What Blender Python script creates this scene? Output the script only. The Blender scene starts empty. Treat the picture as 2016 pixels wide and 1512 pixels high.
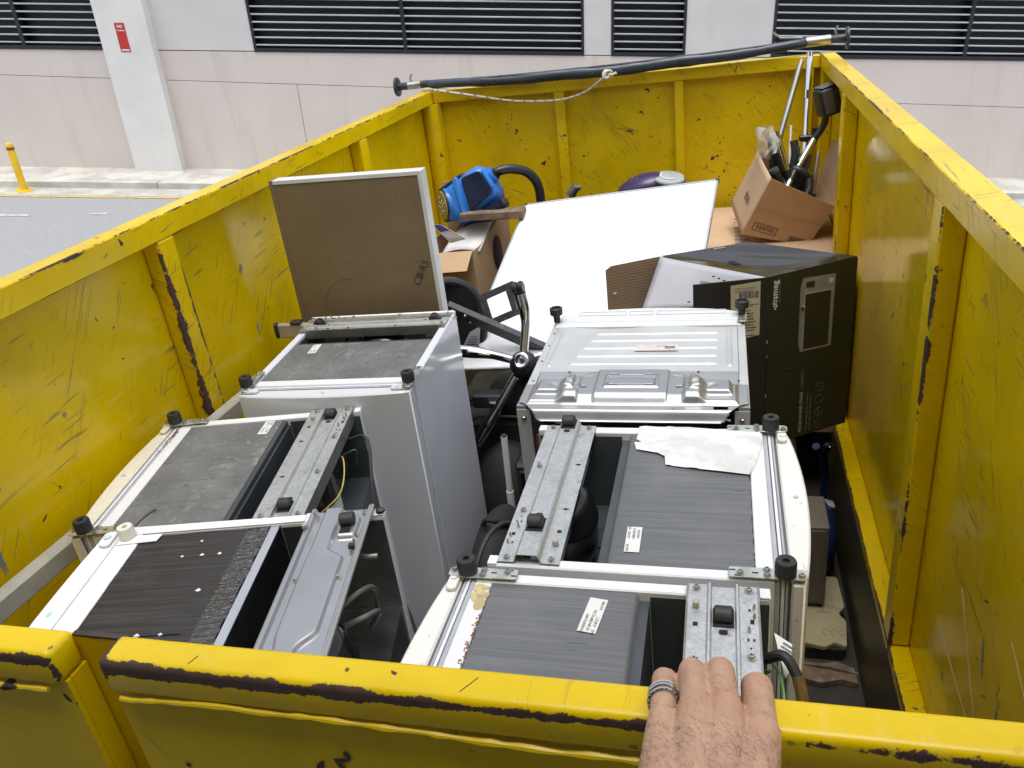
import bpy, bmesh, math, random
from mathutils import Vector, Matrix
import numpy as np

random.seed(11)
R = math.radians
scene = bpy.context.scene
COL = scene.collection

# ------------------------------------------------------------------ camera
CAMZ = 2.45                                   # the phone, above the bin floor
cam_d = bpy.data.cameras.new("camera")
cam = bpy.data.objects.new("camera", cam_d)
COL.objects.link(cam)
cam_d.sensor_fit = 'HORIZONTAL'
cam_d.sensor_width = 36.0
cam_d.lens = 36.0 * 1579.53 / 2016.0
cam_d.clip_start = 0.02
cam_d.clip_end = 500.0
_M = ((0.96736093, 0.22578751, -0.11433223),   # image right
      (0.00132994, -0.45539507, -0.88934921),  # image down
      (-0.253535, 0.86116852, -0.4425842))     # view direction
_r, _d, _f = (Vector(v).normalized() for v in _M)
_u, _b = -_d, -_f
cam.matrix_world = Matrix(((_r.x, _u.x, _b.x, 0), (_r.y, _u.y, _b.y, 0), (_r.z, _u.z, _b.z, CAMZ), (0, 0, 0, 1)))
scene.camera = cam

# ------------------------------------------------------------------ daylight
SUN_EL, SUN_AZ = R(79), R(150)                # high, behind the photographer, hazy
world = bpy.data.worlds.new("World")
scene.world = world
world.use_nodes = True
wn = world.node_tree
wn.nodes.clear()
sky = wn.nodes.new('ShaderNodeTexSky')
sky.sky_type = 'NISHITA'
sky.sun_disc = False
sky.sun_elevation = SUN_EL
sky.sun_rotation = SUN_AZ
sky.dust_density = 3.0
sky.air_density = 1.0
hs = wn.nodes.new('ShaderNodeHueSaturation')
hs.inputs['Saturation'].default_value = 0.45   # thin cloud cover takes the blue down
bg = wn.nodes.new('ShaderNodeBackground')
bg.inputs['Strength'].default_value = 0.13
wo = wn.nodes.new('ShaderNodeOutputWorld')
wn.links.new(sky.outputs[0], hs.inputs['Color'])
wn.links.new(hs.outputs[0], bg.inputs['Color'])
wn.links.new(bg.outputs[0], wo.inputs['Surface'])

sun_d = bpy.data.lights.new("sun", 'SUN')
sun_d.energy = 0.9
sun_d.angle = R(40)
sun_d.color = (1.0, 0.97, 0.92)
sun = bpy.data.objects.new("sun", sun_d)
COL.objects.link(sun)
_dir = Vector((math.sin(SUN_AZ) * math.cos(SUN_EL), math.cos(SUN_AZ) * math.cos(SUN_EL), math.sin(SUN_EL)))
sun.rotation_euler = _dir.to_track_quat('Z', 'Y').to_euler()

vs = scene.view_settings
vs.view_transform = 'Standard'
vs.look = 'None'
vs.exposure = 1.05
vs.gamma = 1.0
vs.use_curve_mapping = False
scene.cycles.max_bounces = 8
scene.cycles.diffuse_bounces = 4
scene.cycles.use_denoising = True

# ------------------------------------------------------------------ material helpers
class NT:
    def __init__(self, name):
        self.m = bpy.data.materials.new(name)
        self.m.use_nodes = True
        self.t = self.m.node_tree
        self.p = self.t.nodes["Principled BSDF"]

    def n(self, typ, **kw):
        nd = self.t.nodes.new(typ)
        for k, v in kw.items():
            setattr(nd, k, v)
        return nd

    def put(self, sock, v):
        if isinstance(v, bpy.types.NodeSocket):
            self.t.links.new(v, sock)
        elif isinstance(v, (tuple, list)) and len(v) == 3 and sock.type == 'RGBA':
            sock.default_value = (*v, 1)
        else:
            sock.default_value = v

    def math(self, op, a, b=0.0, c=None, clamp=False):
        nd = self.n('ShaderNodeMath', operation=op, use_clamp=clamp)
        self.put(nd.inputs[0], a)
        self.put(nd.inputs[1], b)
        if c is not None:
            self.put(nd.inputs[2], c)
        return nd.outputs[0]

    def mix(self, f, a, b):
        nd = self.n('ShaderNodeMix', data_type='RGBA')
        self.put(nd.inputs[0], f)
        self.put(nd.inputs[6], a)
        self.put(nd.inputs[7], b)
        return nd.outputs[2]

    def step(self, v, lo, hi):
        nd = self.n('ShaderNodeMapRange', interpolation_type='SMOOTHSTEP')
        self.put(nd.inputs[0], v)
        nd.inputs[1].default_value = lo
        nd.inputs[2].default_value = hi
        nd.inputs[3].default_value = 0.0
        nd.inputs[4].default_value = 1.0
        return nd.outputs[0]

    def obj(self):
        return self.n('ShaderNodeTexCoord').outputs['Object']

    def pos(self):
        return self.n('ShaderNodeNewGeometry').outputs['Position']

    def map(self, vec, scale=(1, 1, 1), rot=(0, 0, 0), loc=(0, 0, 0)):
        nd = self.n('ShaderNodeMapping')
        self.put(nd.inputs[0], vec)
        nd.inputs['Scale'].default_value = scale
        nd.inputs['Rotation'].default_value = rot
        nd.inputs['Location'].default_value = loc
        return nd.outputs[0]

    def noise(self, vec, scale, detail=4, rough=0.55, dist=0.0):
        nd = self.n('ShaderNodeTexNoise')
        self.put(nd.inputs['Vector'], vec)
        nd.inputs['Scale'].default_value = scale
        nd.inputs['Detail'].default_value = detail
        nd.inputs['Roughness'].default_value = rough
        nd.inputs['Distortion'].default_value = dist
        return nd.outputs[0]

    def bump(self, h, strength=0.2, dist=0.002):
        nd = self.n('ShaderNodeBump')
        nd.inputs['Strength'].default_value = strength
        nd.inputs['Distance'].default_value = dist
        self.put(nd.inputs['Height'], h)
        self.put(self.p.inputs['Normal'], nd.outputs[0])

    def out(self, color=None, rough=None, metal=None, **kw):
        if color is not None:
            self.put(self.p.inputs['Base Color'], color)
        if rough is not None:
            self.put(self.p.inputs['Roughness'], rough)
        if metal is not None:
            self.put(self.p.inputs['Metallic'], metal)
        for k, v in kw.items():
            self.put(self.p.inputs[k.replace('_', ' ')], v)
        return self.m


def sc(c, k):
    return tuple(min(1.0, x * k) for x in c)


def simple(name, col, rough=0.5, metal=0.0, var=0.12, scale=6.0, bump=0.0, bscale=60.0, dirt=None, dirt_amt=0.5, speck=0.0, **kw):
    """A plain surface with mottled colour, uneven gloss, optional dirt and fine relief."""
    t = NT(name)
    v = t.obj()
    n1 = t.noise(v, scale, 6, 0.6)
    c = t.mix(t.step(n1, 0.3, 0.7), sc(col, 1 - var), sc(col, 1 + var))
    if dirt is not None:
        d = t.noise(v, scale * 1.7, 8, 0.7, 0.6)
        c = t.mix(t.math('MULTIPLY', t.step(d, 0.52, 0.72), dirt_amt), c, dirt)
    if speck:
        s = t.noise(v, 90, 2, 0.5)
        c = t.mix(t.math('MULTIPLY', t.step(s, 0.66, 0.72), speck), c, (0.05, 0.04, 0.03))
    r = t.math('ADD', t.math('MULTIPLY', t.math('SUBTRACT', n1, 0.5), 0.25), rough, clamp=True)
    if bump:
        t.bump(t.noise(v, bscale, 4, 0.6), bump, 0.002)
    return t.out(c, r, metal, **kw)


YEL = (0.75, 0.525, 0.0)
RUST = (0.055, 0.032, 0.026)


def yellow(name, edges=(), chips=0.0, dirty=0.0, rough=0.2, scuff=0.5, wear=1.0, seed=0.0, light=0.35, dark=0.6):
    """Scratched, chipped gloss paint. edges: (axis, c1, c2, width): a world line along an axis where paint is worn through."""
    t = NT(name)
    P = t.pos()
    P2 = t.map(P, loc=(seed, seed * 0.7, seed * 1.3))
    big = t.noise(P2, 2.2, 5, 0.6)
    col = t.mix(t.step(big, 0.3, 0.72), sc(YEL, 0.86), sc(YEL, 1.08))
    # grime in drifts
    gr = t.noise(t.map(P2, scale=(1.0, 1.0, 0.45)), 3.5, 9, 0.72, 0.5)
    col = t.mix(t.math('MULTIPLY', t.step(gr, 0.5, 0.75), 0.20 + dirty), col, (0.30, 0.19, 0.008))
    # scratches: thin stretched noise in several directions
    scr_d = None
    scr_l = None
    for i, (rx, ry, rz, s1, s2) in enumerate(((0.5, 0.5, 0.3, 190, 5.0), (-0.6, 0.9, -0.5, 210, 7.0), (0.9, -0.7, 1.2, 170, 4.0), (0.15, -0.25, 2.2, 240, 9.0))):
        nz = t.noise(t.map(t.map(P2, rot=(rx, ry, rz)), scale=(s1, s2, s2)), 1.0, 2, 0.4, 0.15)
        gate = t.step(t.noise(P2, 4.0 + i * 1.7, 3, 0.5), 0.46, 0.6)
        a = t.math('MULTIPLY', t.step(nz, 0.645 - 0.02 * scuff, 0.68), gate)
        if i % 2 == 0:
            scr_d = a if scr_d is None else t.math('MAXIMUM', scr_d, a)
        else:
            scr_l = a if scr_l is None else t.math('MAXIMUM', scr_l, a)
    col = t.mix(t.math('MULTIPLY', scr_d, dark), col, (0.13, 0.10, 0.055))
    col = t.mix(t.math('MULTIPLY', scr_l, light), col, (0.66, 0.50, 0.16))
    # grey primer scuffs
    sn = t.noise(t.map(P2, scale=(1, 1, 0.5)), 9.0, 3, 0.5, 0.3)
    col = t.mix(t.math('MULTIPLY', t.step(sn, 0.735 - 0.012 * scuff, 0.75), 0.7), col, (0.19, 0.165, 0.13))
    # chips down to rust
    cn = t.noise(P2, 26.0, 3, 0.5, 0.8)
    cg = t.noise(P2, 5.0, 2, 0.5)
    mask = t.math('MULTIPLY', t.step(cn, 0.69 - chips * 0.06, 0.715 - chips * 0.06), t.step(cg, 0.46, 0.56))
    if edges:
        sep = t.n('ShaderNodeSeparateXYZ')
        t.put(sep.inputs[0], P)
        en = t.math('ADD', t.math('MULTIPLY', t.noise(P2, 52.0, 8, 0.78, 0.9), 0.55), t.math('MULTIPLY', t.noise(P2, 15.0, 4, 0.6, 0.5), 0.45))
        en2 = t.noise(P2, 5.0, 3, 0.6)
        for ed in edges:
            ax, c1, c2, w = ed[:4]
            i, j = [(1, 2), (0, 2), (0, 1)]['xyz'.index(ax)]
            d1 = t.math('SUBTRACT', sep.outputs[i], c1)
            d2 = t.math('SUBTRACT', sep.outputs[j], c2)
            d = t.math('SQRT', t.math('ADD', t.math('MULTIPLY', d1, d1), t.math('MULTIPLY', d2, d2)))
            prox = t.math('SUBTRACT', 1.0, t.math('DIVIDE', d, w), clamp=True)
            if len(ed) > 4:
                # wear that gives out along the line
                k_ = 'xyz'.index(ax)
                prox = t.math('MULTIPLY', prox, t.math('SUBTRACT', 1.0, t.math('MULTIPLY', t.step(sep.outputs[k_], ed[4][0], ed[4][1]), ed[4][2])))
            lvl = t.math('ADD', t.math('MULTIPLY', prox, 0.43), t.math('ADD', t.math('MULTIPLY', en, 0.85), t.math('MULTIPLY', en2, 0.45 * wear)))
            mask = t.math('MAXIMUM', mask, t.math('MULTIPLY', t.step(lvl, 0.975, 1.0), t.step(prox, 0.0, 0.05)))
    rustc = t.mix(t.noise(P2, 60, 4), (0.030, 0.020, 0.020), (0.11, 0.06, 0.042))
    col = t.mix(mask, col, rustc)
    rg = t.math('ADD', t.math('MULTIPLY', big, 0.16), rough - 0.06)
    rg = t.math('ADD', rg, t.math('MULTIPLY', mask, 0.5), clamp=True)
    hb = t.math('ADD', t.math('MULTIPLY', mask, -1.0), t.math('ADD', t.math('MULTIPLY', t.noise(P2, 7.0, 3), 1.4), t.math('MULTIPLY', scr_d, -0.3)))
    t.bump(hb, 0.35, 0.0016)
    return t.out(col, rg, 0.0, IOR=1.42)


# ------------------------------------------------------------------ mesh helpers
class MB:
    def __init__(self):
        self.bm = bmesh.new()
        self.mi = 0

    def _faces(self, n0):
        self.bm.faces.ensure_lookup_table()
        for f in self.bm.faces[n0:]:
            f.material_index = self.mi

    def poly(self, pts, faces):
        n0 = len(self.bm.faces)
        vv = [self.bm.verts.new(p) for p in pts]
        for f in faces:
            try:
                self.bm.faces.new([vv[i] for i in f])
            except ValueError:
                pass
        self._faces(n0)
        return self

    def box(self, x0, x1, y0, y1, z0, z1, bev=0.0, M=None, seg=1):
        b = bmesh.new()
        bmesh.ops.create_cube(b, size=1.0)
        for v in b.verts:
            v.co = Vector(((x0 + x1) / 2 + v.co.x * (x1 - x0), (y0 + y1) / 2 + v.co.y * (y1 - y0), (z0 + z1) / 2 + v.co.z * (z1 - z0)))
        if bev:
            bmesh.ops.bevel(b, geom=b.edges[:], offset=bev, segments=seg, profile=0.5, affect='EDGES')
        return self.add(b, M)

    def add(self, b, M=None):
        b.verts.ensure_lookup_table()
        for i, v in enumerate(b.verts):
            v.index = i
        pts = [(M @ v.co if M is not None else v.co).copy() for v in b.verts]
        fs = [[v.index for v in f.verts] for f in b.faces]
        b.free()
        return self.poly(pts, fs)

    def prism(self, outline, axis, a0, a1, bev=0.0, M=None):
        """outline: 2D points in the plane across axis ('x': (y,z), 'y': (x,z), 'z': (x,y))."""
        def P(p, a):
            return Vector((a, p[0], p[1])) if axis == 'x' else Vector((p[0], a, p[1])) if axis == 'y' else Vector((p[0], p[1], a))
        b = bmesh.new()
        A = [b.verts.new(P(p, a0)) for p in outline]
        B = [b.verts.new(P(p, a1)) for p in outline]
        n = len(outline)
        b.faces.new(A)
        b.faces.new(B[::-1])
        for i in range(n):
            b.faces.new((A[i], B[i], B[(i + 1) % n], A[(i + 1) % n]))
        bmesh.ops.recalc_face_normals(b, faces=b.faces[:])
        if bev:
            bmesh.ops.bevel(b, geom=b.edges[:], offset=bev, segments=1, profile=0.5, affect='EDGES')
        return self.add(b, M)

    def tube(self, path, r, n=10, cap=True, closed=False):
        path = [Vector(p) for p in path]
        k = len(path)
        rs = r if isinstance(r, (list, tuple)) else [r] * k
        rings = []
        prev = None
        for i in range(k):
            a = path[i - 1] if (i > 0 or closed) else path[i]
            c = path[(i + 1) % k] if (i < k - 1 or closed) else path[i]
            t = (c - a).normalized()
            if prev is None:
                s = Vector((0, 0, 1)) if abs(t.z) < 0.9 else Vector((1, 0, 0))
                nrm = (s - t * s.dot(t)).normalized()
            else:
                nrm = (prev - t * prev.dot(t)).normalized()
            prev = nrm
            bn = t.cross(nrm)
            rings.append([path[i] + (nrm * math.cos(q) + bn * math.sin(q)) * rs[i] for q in [2 * math.pi * j / n for j in range(n)]])
        pts = [p for rg in rings for p in rg]
        fs = []
        for i in range(k - (0 if closed else 1)):
            o, o2 = i * n, ((i + 1) % k) * n
            for j in range(n):
                fs.append((o + j, o + (j + 1) % n, o2 + (j + 1) % n, o2 + j))
        if cap and not closed:
            fs.append(tuple(range(n))[::-1])
            fs.append(tuple((k - 1) * n + j for j in range(n)))
        return self.poly(pts, fs)

    def lathe(self, prof, n=20, M=None):
        """prof: (radius, z) from bottom to top, around z."""
        pts, fs = [], []
        for r_, z in prof:
            for j in range(n):
                q = 2 * math.pi * j / n
                pts.append(Vector((r_ * math.cos(q), r_ * math.sin(q), z)))
        k = len(prof)
        for i in range(k - 1):
            for j in range(n):
                fs.append((i * n + j, i * n + (j + 1) % n, (i + 1) * n + (j + 1) % n, (i + 1) * n + j))
        fs.append(tuple(range(n))[::-1])
        fs.append(tuple((k - 1) * n + j for j in range(n)))
        if M is not None:
            pts = [M @ p for p in pts]
        return self.poly(pts, fs)

    def ball(self, c, rx, ry=None, rz=None, n=16, m=9, M=None):
        ry = rx if ry is None else ry
        rz = rx if rz is None else rz
        prof = [(max(1e-4, math.sin(math.pi * i / (m - 1))), -math.cos(math.pi * i / (m - 1))) for i in range(m)]
        L = Matrix.Translation(c) @ (M if M is not None else Matrix()) @ Matrix.Diagonal((rx, ry, rz, 1))
        return self.lathe(prof, n, L)

    def sheet(self, nx, ny, fun, keep=None):
        """fun(i/nx, j/ny) -> point; keep(a, b) decides each cell."""
        n0 = len(self.bm.faces)
        g = [[None] * (ny + 1) for _ in range(nx + 1)]
        for i in range(nx):
            for j in range(ny):
                if keep and not keep((i + .5) / nx, (j + .5) / ny):
                    continue
                q = []
                for (a, b) in ((i, j), (i + 1, j), (i + 1, j + 1), (i, j + 1)):
                    if g[a][b] is None:
                        g[a][b] = self.bm.verts.new(fun(a / nx, b / ny))
                    q.append(g[a][b])
                self.bm.faces.new(q)
        self._faces(n0)
        return self

    def build(self, name, mat, parent=None, smooth=True, ang=35, recalc=True):
        if recalc:
            bmesh.ops.recalc_face_normals(self.bm, faces=self.bm.faces[:])
        me = bpy.data.meshes.new(name)
        self.bm.to_mesh(me)
        self.bm.free()
        for m in (mat if isinstance(mat, (list, tuple)) else [mat]):
            me.materials.append(m)
        if smooth:
            me.polygons.foreach_set('use_smooth', [True] * len(me.polygons))
            me.set_sharp_from_angle(angle=R(ang))
        o = bpy.data.objects.new(name, me)
        COL.objects.link(o)
        if parent is not None:
            o.parent = parent
        return o


def box(x0, x1, y0, y1, z0, z1, bev=0.0, M=None):
    return MB().box(x0, x1, y0, y1, z0, z1, bev, M)


def tag(o, label=None, cat=None, group=None, kind=None):
    for k, v in (('label', label), ('category', cat), ('group', group), ('kind', kind)):
        if v:
            o[k] = v
    return o


def thing(name, label, cat, loc=(0, 0, 0), rz=0.0, group=None, rot=None):
    o = bpy.data.objects.new(name, None)
    COL.objects.link(o)
    o.empty_display_size = 0.1
    o.location = loc
    o.rotation_euler = rot if rot is not None else (0, 0, rz)
    return tag(o, label, cat, group)


def inst(src, name, parent, M):
    """another object sharing src's mesh, placed by the local matrix M."""
    o = bpy.data.objects.new(name, src.data)
    COL.objects.link(o)
    o.parent = parent
    o.matrix_local = M
    return o


def text(s, size, M, mat, parent, name='lettering', align='LEFT', bold=0.0):
    cu = bpy.data.curves.new(name, 'FONT')
    cu.body = s
    cu.size = size
    cu.align_x = align
    cu.align_y = 'CENTER'
    cu.resolution_u = 2
    cu.offset = bold
    tmp = bpy.data.objects.new(name, cu)
    COL.objects.link(tmp)
    me = bpy.data.meshes.new_from_object(tmp)
    bpy.data.objects.remove(tmp)
    bpy.data.curves.remove(cu)
    me.name = name
    me.materials.clear()
    me.materials.append(mat)
    o = bpy.data.objects.new(name, me)
    COL.objects.link(o)
    if parent is not None:
        o.parent = parent
    o.matrix_local = M
    return o


def frame(o, ex, ez):
    """matrix whose x axis is ex, y axis is ez (text up) at o."""
    ex = Vector(ex).normalized()
    ez = Vector(ez)
    ez = (ez - ex * ez.dot(ex)).normalized()
    n = ex.cross(ez)
    return Matrix(((ex.x, ez.x, n.x, o[0]), (ex.y, ez.y, n.y, o[1]), (ex.z, ez.z, n.z, o[2]), (0, 0, 0, 1)))


T = Matrix.Translation
RX = lambda a: Matrix.Rotation(a, 4, 'X')
RY = lambda a: Matrix.Rotation(a, 4, 'Y')
RZ = lambda a: Matrix.Rotation(a, 4, 'Z')


def bezier(pts, n=24):
    """Catmull-Rom through pts."""
    P = [Vector(p) for p in pts]
    P = [P[0] * 2 - P[1]] + P + [P[-1] * 2 - P[-2]]
    out = []
    seg = len(P) - 3
    for s in range(seg):
        a, b, c, d = P[s:s + 4]
        k = max(2, n // seg)
        for i in range(k):
            t = i / k
            out.append(0.5 * ((2 * b) + (c - a) * t + (2 * a - 5 * b + 4 * c - d) * t * t + (3 * b - a - 3 * c + d) * t ** 3))
    out.append(P[-2])
    return out
# ------------------------------------------------------------------ materials
M = {}
M['asphalt'] = None
t = NT('asphalt')
P = t.pos()
fine = t.noise(P, 70, 6, 0.8)
bigp = t.noise(P, 0.5, 5, 0.6)
c = t.mix(t.step(fine, 0.32, 0.68), (0.21, 0.215, 0.222), (0.38, 0.385, 0.395))
c = t.mix(t.math('MULTIPLY', t.step(bigp, 0.4, 0.7), 0.35), c, (0.30, 0.31, 0.325))
c = t.mix(t.step(t.noise(t.map(P, scale=(1.6, 7, 7), rot=(0, 0, 0.25)), 0.9, 5, 0.6), 0.70, 0.76), c, (0.55, 0.55, 0.55))
t.bump(fine, 0.5, 0.004)
M['asphalt'] = t.out(c, 0.9)
M['concrete'] = simple('kerb_concrete', (0.50, 0.49, 0.44), 0.9, var=0.2, scale=3, bump=0.3, bscale=40, dirt=(0.26, 0.27, 0.19), dirt_amt=0.6)
M['gutter'] = simple('gutter_concrete', (0.44, 0.435, 0.40), 0.9, var=0.22, scale=4, bump=0.3, bscale=50, dirt=(0.24, 0.24, 0.2))
M['line'] = simple('road_line_paint', (0.62, 0.42, 0.08), 0.8, var=0.2, scale=14, dirt=(0.3, 0.29, 0.26), dirt_amt=0.8)
M['render_pink'] = simple('pinkish_render', (0.575, 0.515, 0.48), 0.92, var=0.06, scale=1.2, bump=0.25, bscale=160, dirt=(0.47, 0.42, 0.395), dirt_amt=0.35)
t = NT('pinkish_render')
P = t.pos()
c = t.mix(t.step(t.noise(P, 1.1, 5, 0.6), 0.3, 0.7), (0.60, 0.54, 0.495), (0.645, 0.58, 0.535))
c = t.mix(t.math('MULTIPLY', t.step(t.noise(t.map(P, scale=(5, 5, 0.35)), 1.0, 5, 0.6), 0.52, 0.72), 0.35), c, (0.46, 0.41, 0.37))
c = t.mix(t.math('MULTIPLY', t.step(t.noise(P, 3.2, 7, 0.7), 0.55, 0.72), 0.25), c, (0.66, 0.61, 0.575))
t.bump(t.noise(P, 160, 4, 0.6), 0.25, 0.002)
M['render_pink'] = t.out(c, 0.92)
M['render_grey'] = simple('pale_grey_render', (0.60, 0.59, 0.575), 0.92, var=0.05, scale=1.5, bump=0.25, bscale=160, dirt=(0.52, 0.51, 0.495), dirt_amt=0.3)
M['render_white'] = simple('white_render', (0.70, 0.69, 0.665), 0.9, var=0.05, scale=1.8, bump=0.25, bscale=160, dirt=(0.60, 0.585, 0.565), dirt_amt=0.3)
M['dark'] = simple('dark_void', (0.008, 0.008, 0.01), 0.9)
M['louvre'] = simple('louvre_metal', (0.42, 0.44, 0.47), 0.35, 0.0, var=0.1, scale=2)
M['louvre_frame'] = simple('louvre_frame_metal', (0.012, 0.014, 0.022), 0.5, 0.0)
M['boll'] = simple('bollard_yellow', (0.78, 0.50, 0.015), 0.45, var=0.08, dirt=(0.4, 0.28, 0.06), dirt_amt=0.4)
M['red'] = simple('red_sign', (0.50, 0.03, 0.028), 0.4, var=0.05)
M['white_print_road'] = simple('worn_white_road_paint', (0.47, 0.47, 0.47), 0.85, var=0.2, scale=16, dirt=(0.31, 0.315, 0.32), dirt_amt=1.0)
M['white_print'] = simple('white_print', (0.75, 0.74, 0.72), 0.5, var=0.05)
M['brownred'] = simple('reflector', (0.28, 0.05, 0.02), 0.3)

# ------------------------------------------------------------------ street and building
FO = Vector((-2.9451, 11.3875, 0.0461))       # a point on the foot of the facade
FX = Vector((0.96730725, 0.22030691, -0.12499542))   # along the sloping street
FZ = Vector((0.06554559, -0.0153244, 0.99773584))    # up the wall
FN = Vector((0.21887051, -0.97541765, -0.02732836))  # out of the wall
FG = Vector((0.12837961, -0.00107725, 0.99172777))   # square to the street


def W(s, t_, o=0.0):
    return FO + FX * s + FZ * t_ + FN * o


def G(s, d, h=0.0):
    return FO + FX * s + FN * d + FG * h


def wprism(mb, s0, s1, t0, t1, o0, o1, t0b=None, t1b=None):
    """block on the facade; t0b, t1b: heights at the s1 end."""
    t0b = t0 if t0b is None else t0b
    t1b = t1 if t1b is None else t1b
    pts = [W(s0, t0, o0), W(s1, t0b, o0), W(s1, t1b, o0), W(s0, t1, o0), W(s0, t0, o1), W(s1, t0b, o1), W(s1, t1b, o1), W(s0, t1, o1)]
    return mb.poly(pts, [(0, 1, 2, 3), (7, 6, 5, 4), (0, 4, 5, 1), (1, 5, 6, 2), (2, 6, 7, 3), (3, 7, 4, 0)])


def gslab(name, s0, s1, d0, d1, h0, h1, mat):
    pts = [G(s, d, h) for h in (h0, h1) for (s, d) in ((s0, d0), (s1, d0), (s1, d1), (s0, d1))]
    o = MB().poly(pts, [(0, 1, 2, 3), (7, 6, 5, 4), (0, 4, 5, 1), (1, 5, 6, 2), (2, 6, 7, 3), (3, 7, 4, 0)]).build(name, mat, smooth=False)
    return tag(o, kind='structure')


H = -0.08
gslab('road', -150, 150, 1.24, 120, H - 0.3, H, M['asphalt'])
gslab('gutter', -150, 150, 0.86, 1.24, H - 0.3, H + 0.004, M['gutter'])
gslab('pavement', -150, 150, -0.4, 0.70, -0.4, 0.0, M['concrete'])
for k in range(-14, 15):
    gslab('kerb', k * 2.4 + 0.006, k * 2.4 + 2.394, 0.704, 0.86, -0.4, 0.003, M['concrete'])
mb = MB()
for k in range(-30, 31):
    mb.poly([G(k * 1.0 + a, d, H + 0.006) for a, d in ((0, 1.27), (0.97, 1.27), (0.97, 1.335), (0, 1.335))], [(0, 1, 2, 3)])
tag(mb.build('road_marking', M['line'], smooth=False), kind='structure')

for s0_, d0_, w_, h_, sd_ in ((-6.05, 2.17, 0.75, 0.10, 31), (-5.03, 2.06, 0.30, 0.09, 32)):
    rr = random.Random(sd_)
    pts = []
    for i in range(22):
        q = 2 * math.pi * i / 22
        k = rr.uniform(0.5, 1.1)
        pts.append(G(s0_ + math.cos(q) * w_ / 2 * k, d0_ + math.sin(q) * h_ / 2 * k, H + 0.005))
    tag(MB().poly(pts, [tuple(range(22))]).build('road_marking', M['white_print_road'], smooth=False), kind='structure')

bld = thing('car_park_building', 'pale rendered car park wall with dark louvred openings across the road', 'building', FO)
BI = bld.matrix_basis.inverted()


def bpart(mb, name, mat, parent=None, smooth=False):
    """part in world coordinates under the building (or a part of it)"""
    o = mb.build(name, mat, smooth=smooth)
    o.parent = parent or bld
    if parent is None:
        o.matrix_parent_inverse = Matrix.Translation(-FO)
    return o


TJ = lambda s: 1.12 - 0.0192 * s               # the joint that runs with the street
LB, LT = 1.585, 3.05                           # louvre sill and head
wins = [(-13.5, -5.40), (-3.395, 1.065), (1.432, 2.43), (3.59, 12.5)]
g_ = 0.0035
for a, b in [(-16, -5.0), (-5.0, -2.9), (-2.9, 16.0)]:
    bpart(wprism(MB(), a + g_, b - g_, -0.9, TJ(a) - g_, 0, -0.2, -0.9, TJ(b) - g_), 'wall_panel', M['render_pink'])
for a, b in [(-16, -5.0), (-5.0, 16.0)]:
    bpart(wprism(MB(), a + g_, b - g_, TJ(a) + g_, LB, 0, -0.2, TJ(b) + g_, LB), 'wall_panel', M['render_pink'])
    bpart(wprism(MB(), a + g_, b - g_, LT, 5.0, 0, -0.2), 'wall_panel', M['render_grey'])
prev = -16.0
for a, b in wins + [(16.0, 16.0)]:
    if a > prev:
        bpart(wprism(MB(), prev + 0.002, a - 0.002, LB + 0.012, LT - 0.004, -0.004, -0.2), 'wall_panel', M['render_grey'])
    prev = b
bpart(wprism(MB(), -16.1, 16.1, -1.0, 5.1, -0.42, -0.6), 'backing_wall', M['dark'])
bpart(wprism(MB(), -16.1, 16.1, 5.1, 5.3, 0.05, -6.0), 'parapet', M['render_grey'])
pil = bpart(wprism(MB(), -5.365, -4.70, -0.05, 5.05, 0.17, -0.1), 'pillar', M['render_white'])
slat0 = None
for wi, (a, b) in enumerate(wins):
    fr = MB()
    wprism(fr, a, b, LB, LB + 0.05, 0.012, -0.15)
    wprism(fr, a, b, LT - 0.05, LT, 0.012, -0.15)
    wprism(fr, a, a + 0.035, LB + 0.05, LT - 0.05, 0.010, -0.15)
    wprism(fr, b - 0.035, b, LB + 0.05, LT - 0.05, 0.010, -0.15)
    wprism(fr, a + 0.036, b - 0.036, LB + 0.051, LT - 0.051, -0.16, -0.17)
    F_ = bpart(fr, 'louvre_window', M['louvre_frame'])
    # (slats and mullions hang on the frame in the same coordinates)
    muls = {0: [-11.5, -9.0, -6.5], 1: [-1.345], 2: [], 3: [6.2, 8.8]}[wi]
    for m_ in muls:
        bpart(wprism(MB(), m_ - 0.025, m_ + 0.025, LB + 0.052, LT - 0.052, 0.006, -0.14), 'mullion', M['louvre_frame'], F_)
    cuts = [a + 0.036] + [x for m_ in muls for x in (m_ - 0.026, m_ + 0.026)] + [b - 0.036]
    for q in range(0, len(cuts), 2):
        s0, s1 = cuts[q], cuts[q + 1]
        for k in range(14):
            z = LB + 0.085 + k * 0.0945
            mb = MB()
            # a blade that leans out and down, with a rolled nose
            prof = [(-0.085, 0.004), (-0.014, 0.012), (-0.006, 0.013), (0.0, 0.008), (-0.001, -0.003), (-0.008, -0.007), (-0.012, -0.004), (-0.014, 0.004), (-0.085, -0.002)]
            n_ = len(prof)
            pts = [W(s, z + p[1], p[0]) for s in (s0, s1) for p in prof]
            fs = [tuple(range(n_)), tuple(range(n_, 2 * n_))[::-1]] + [(i, n_ + i, n_ + (i + 1) % n_, (i + 1) % n_) for i in range(n_)]
            mb.poly(pts, fs)
            bpart(mb, 'slat', M['louvre'], F_)

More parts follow.
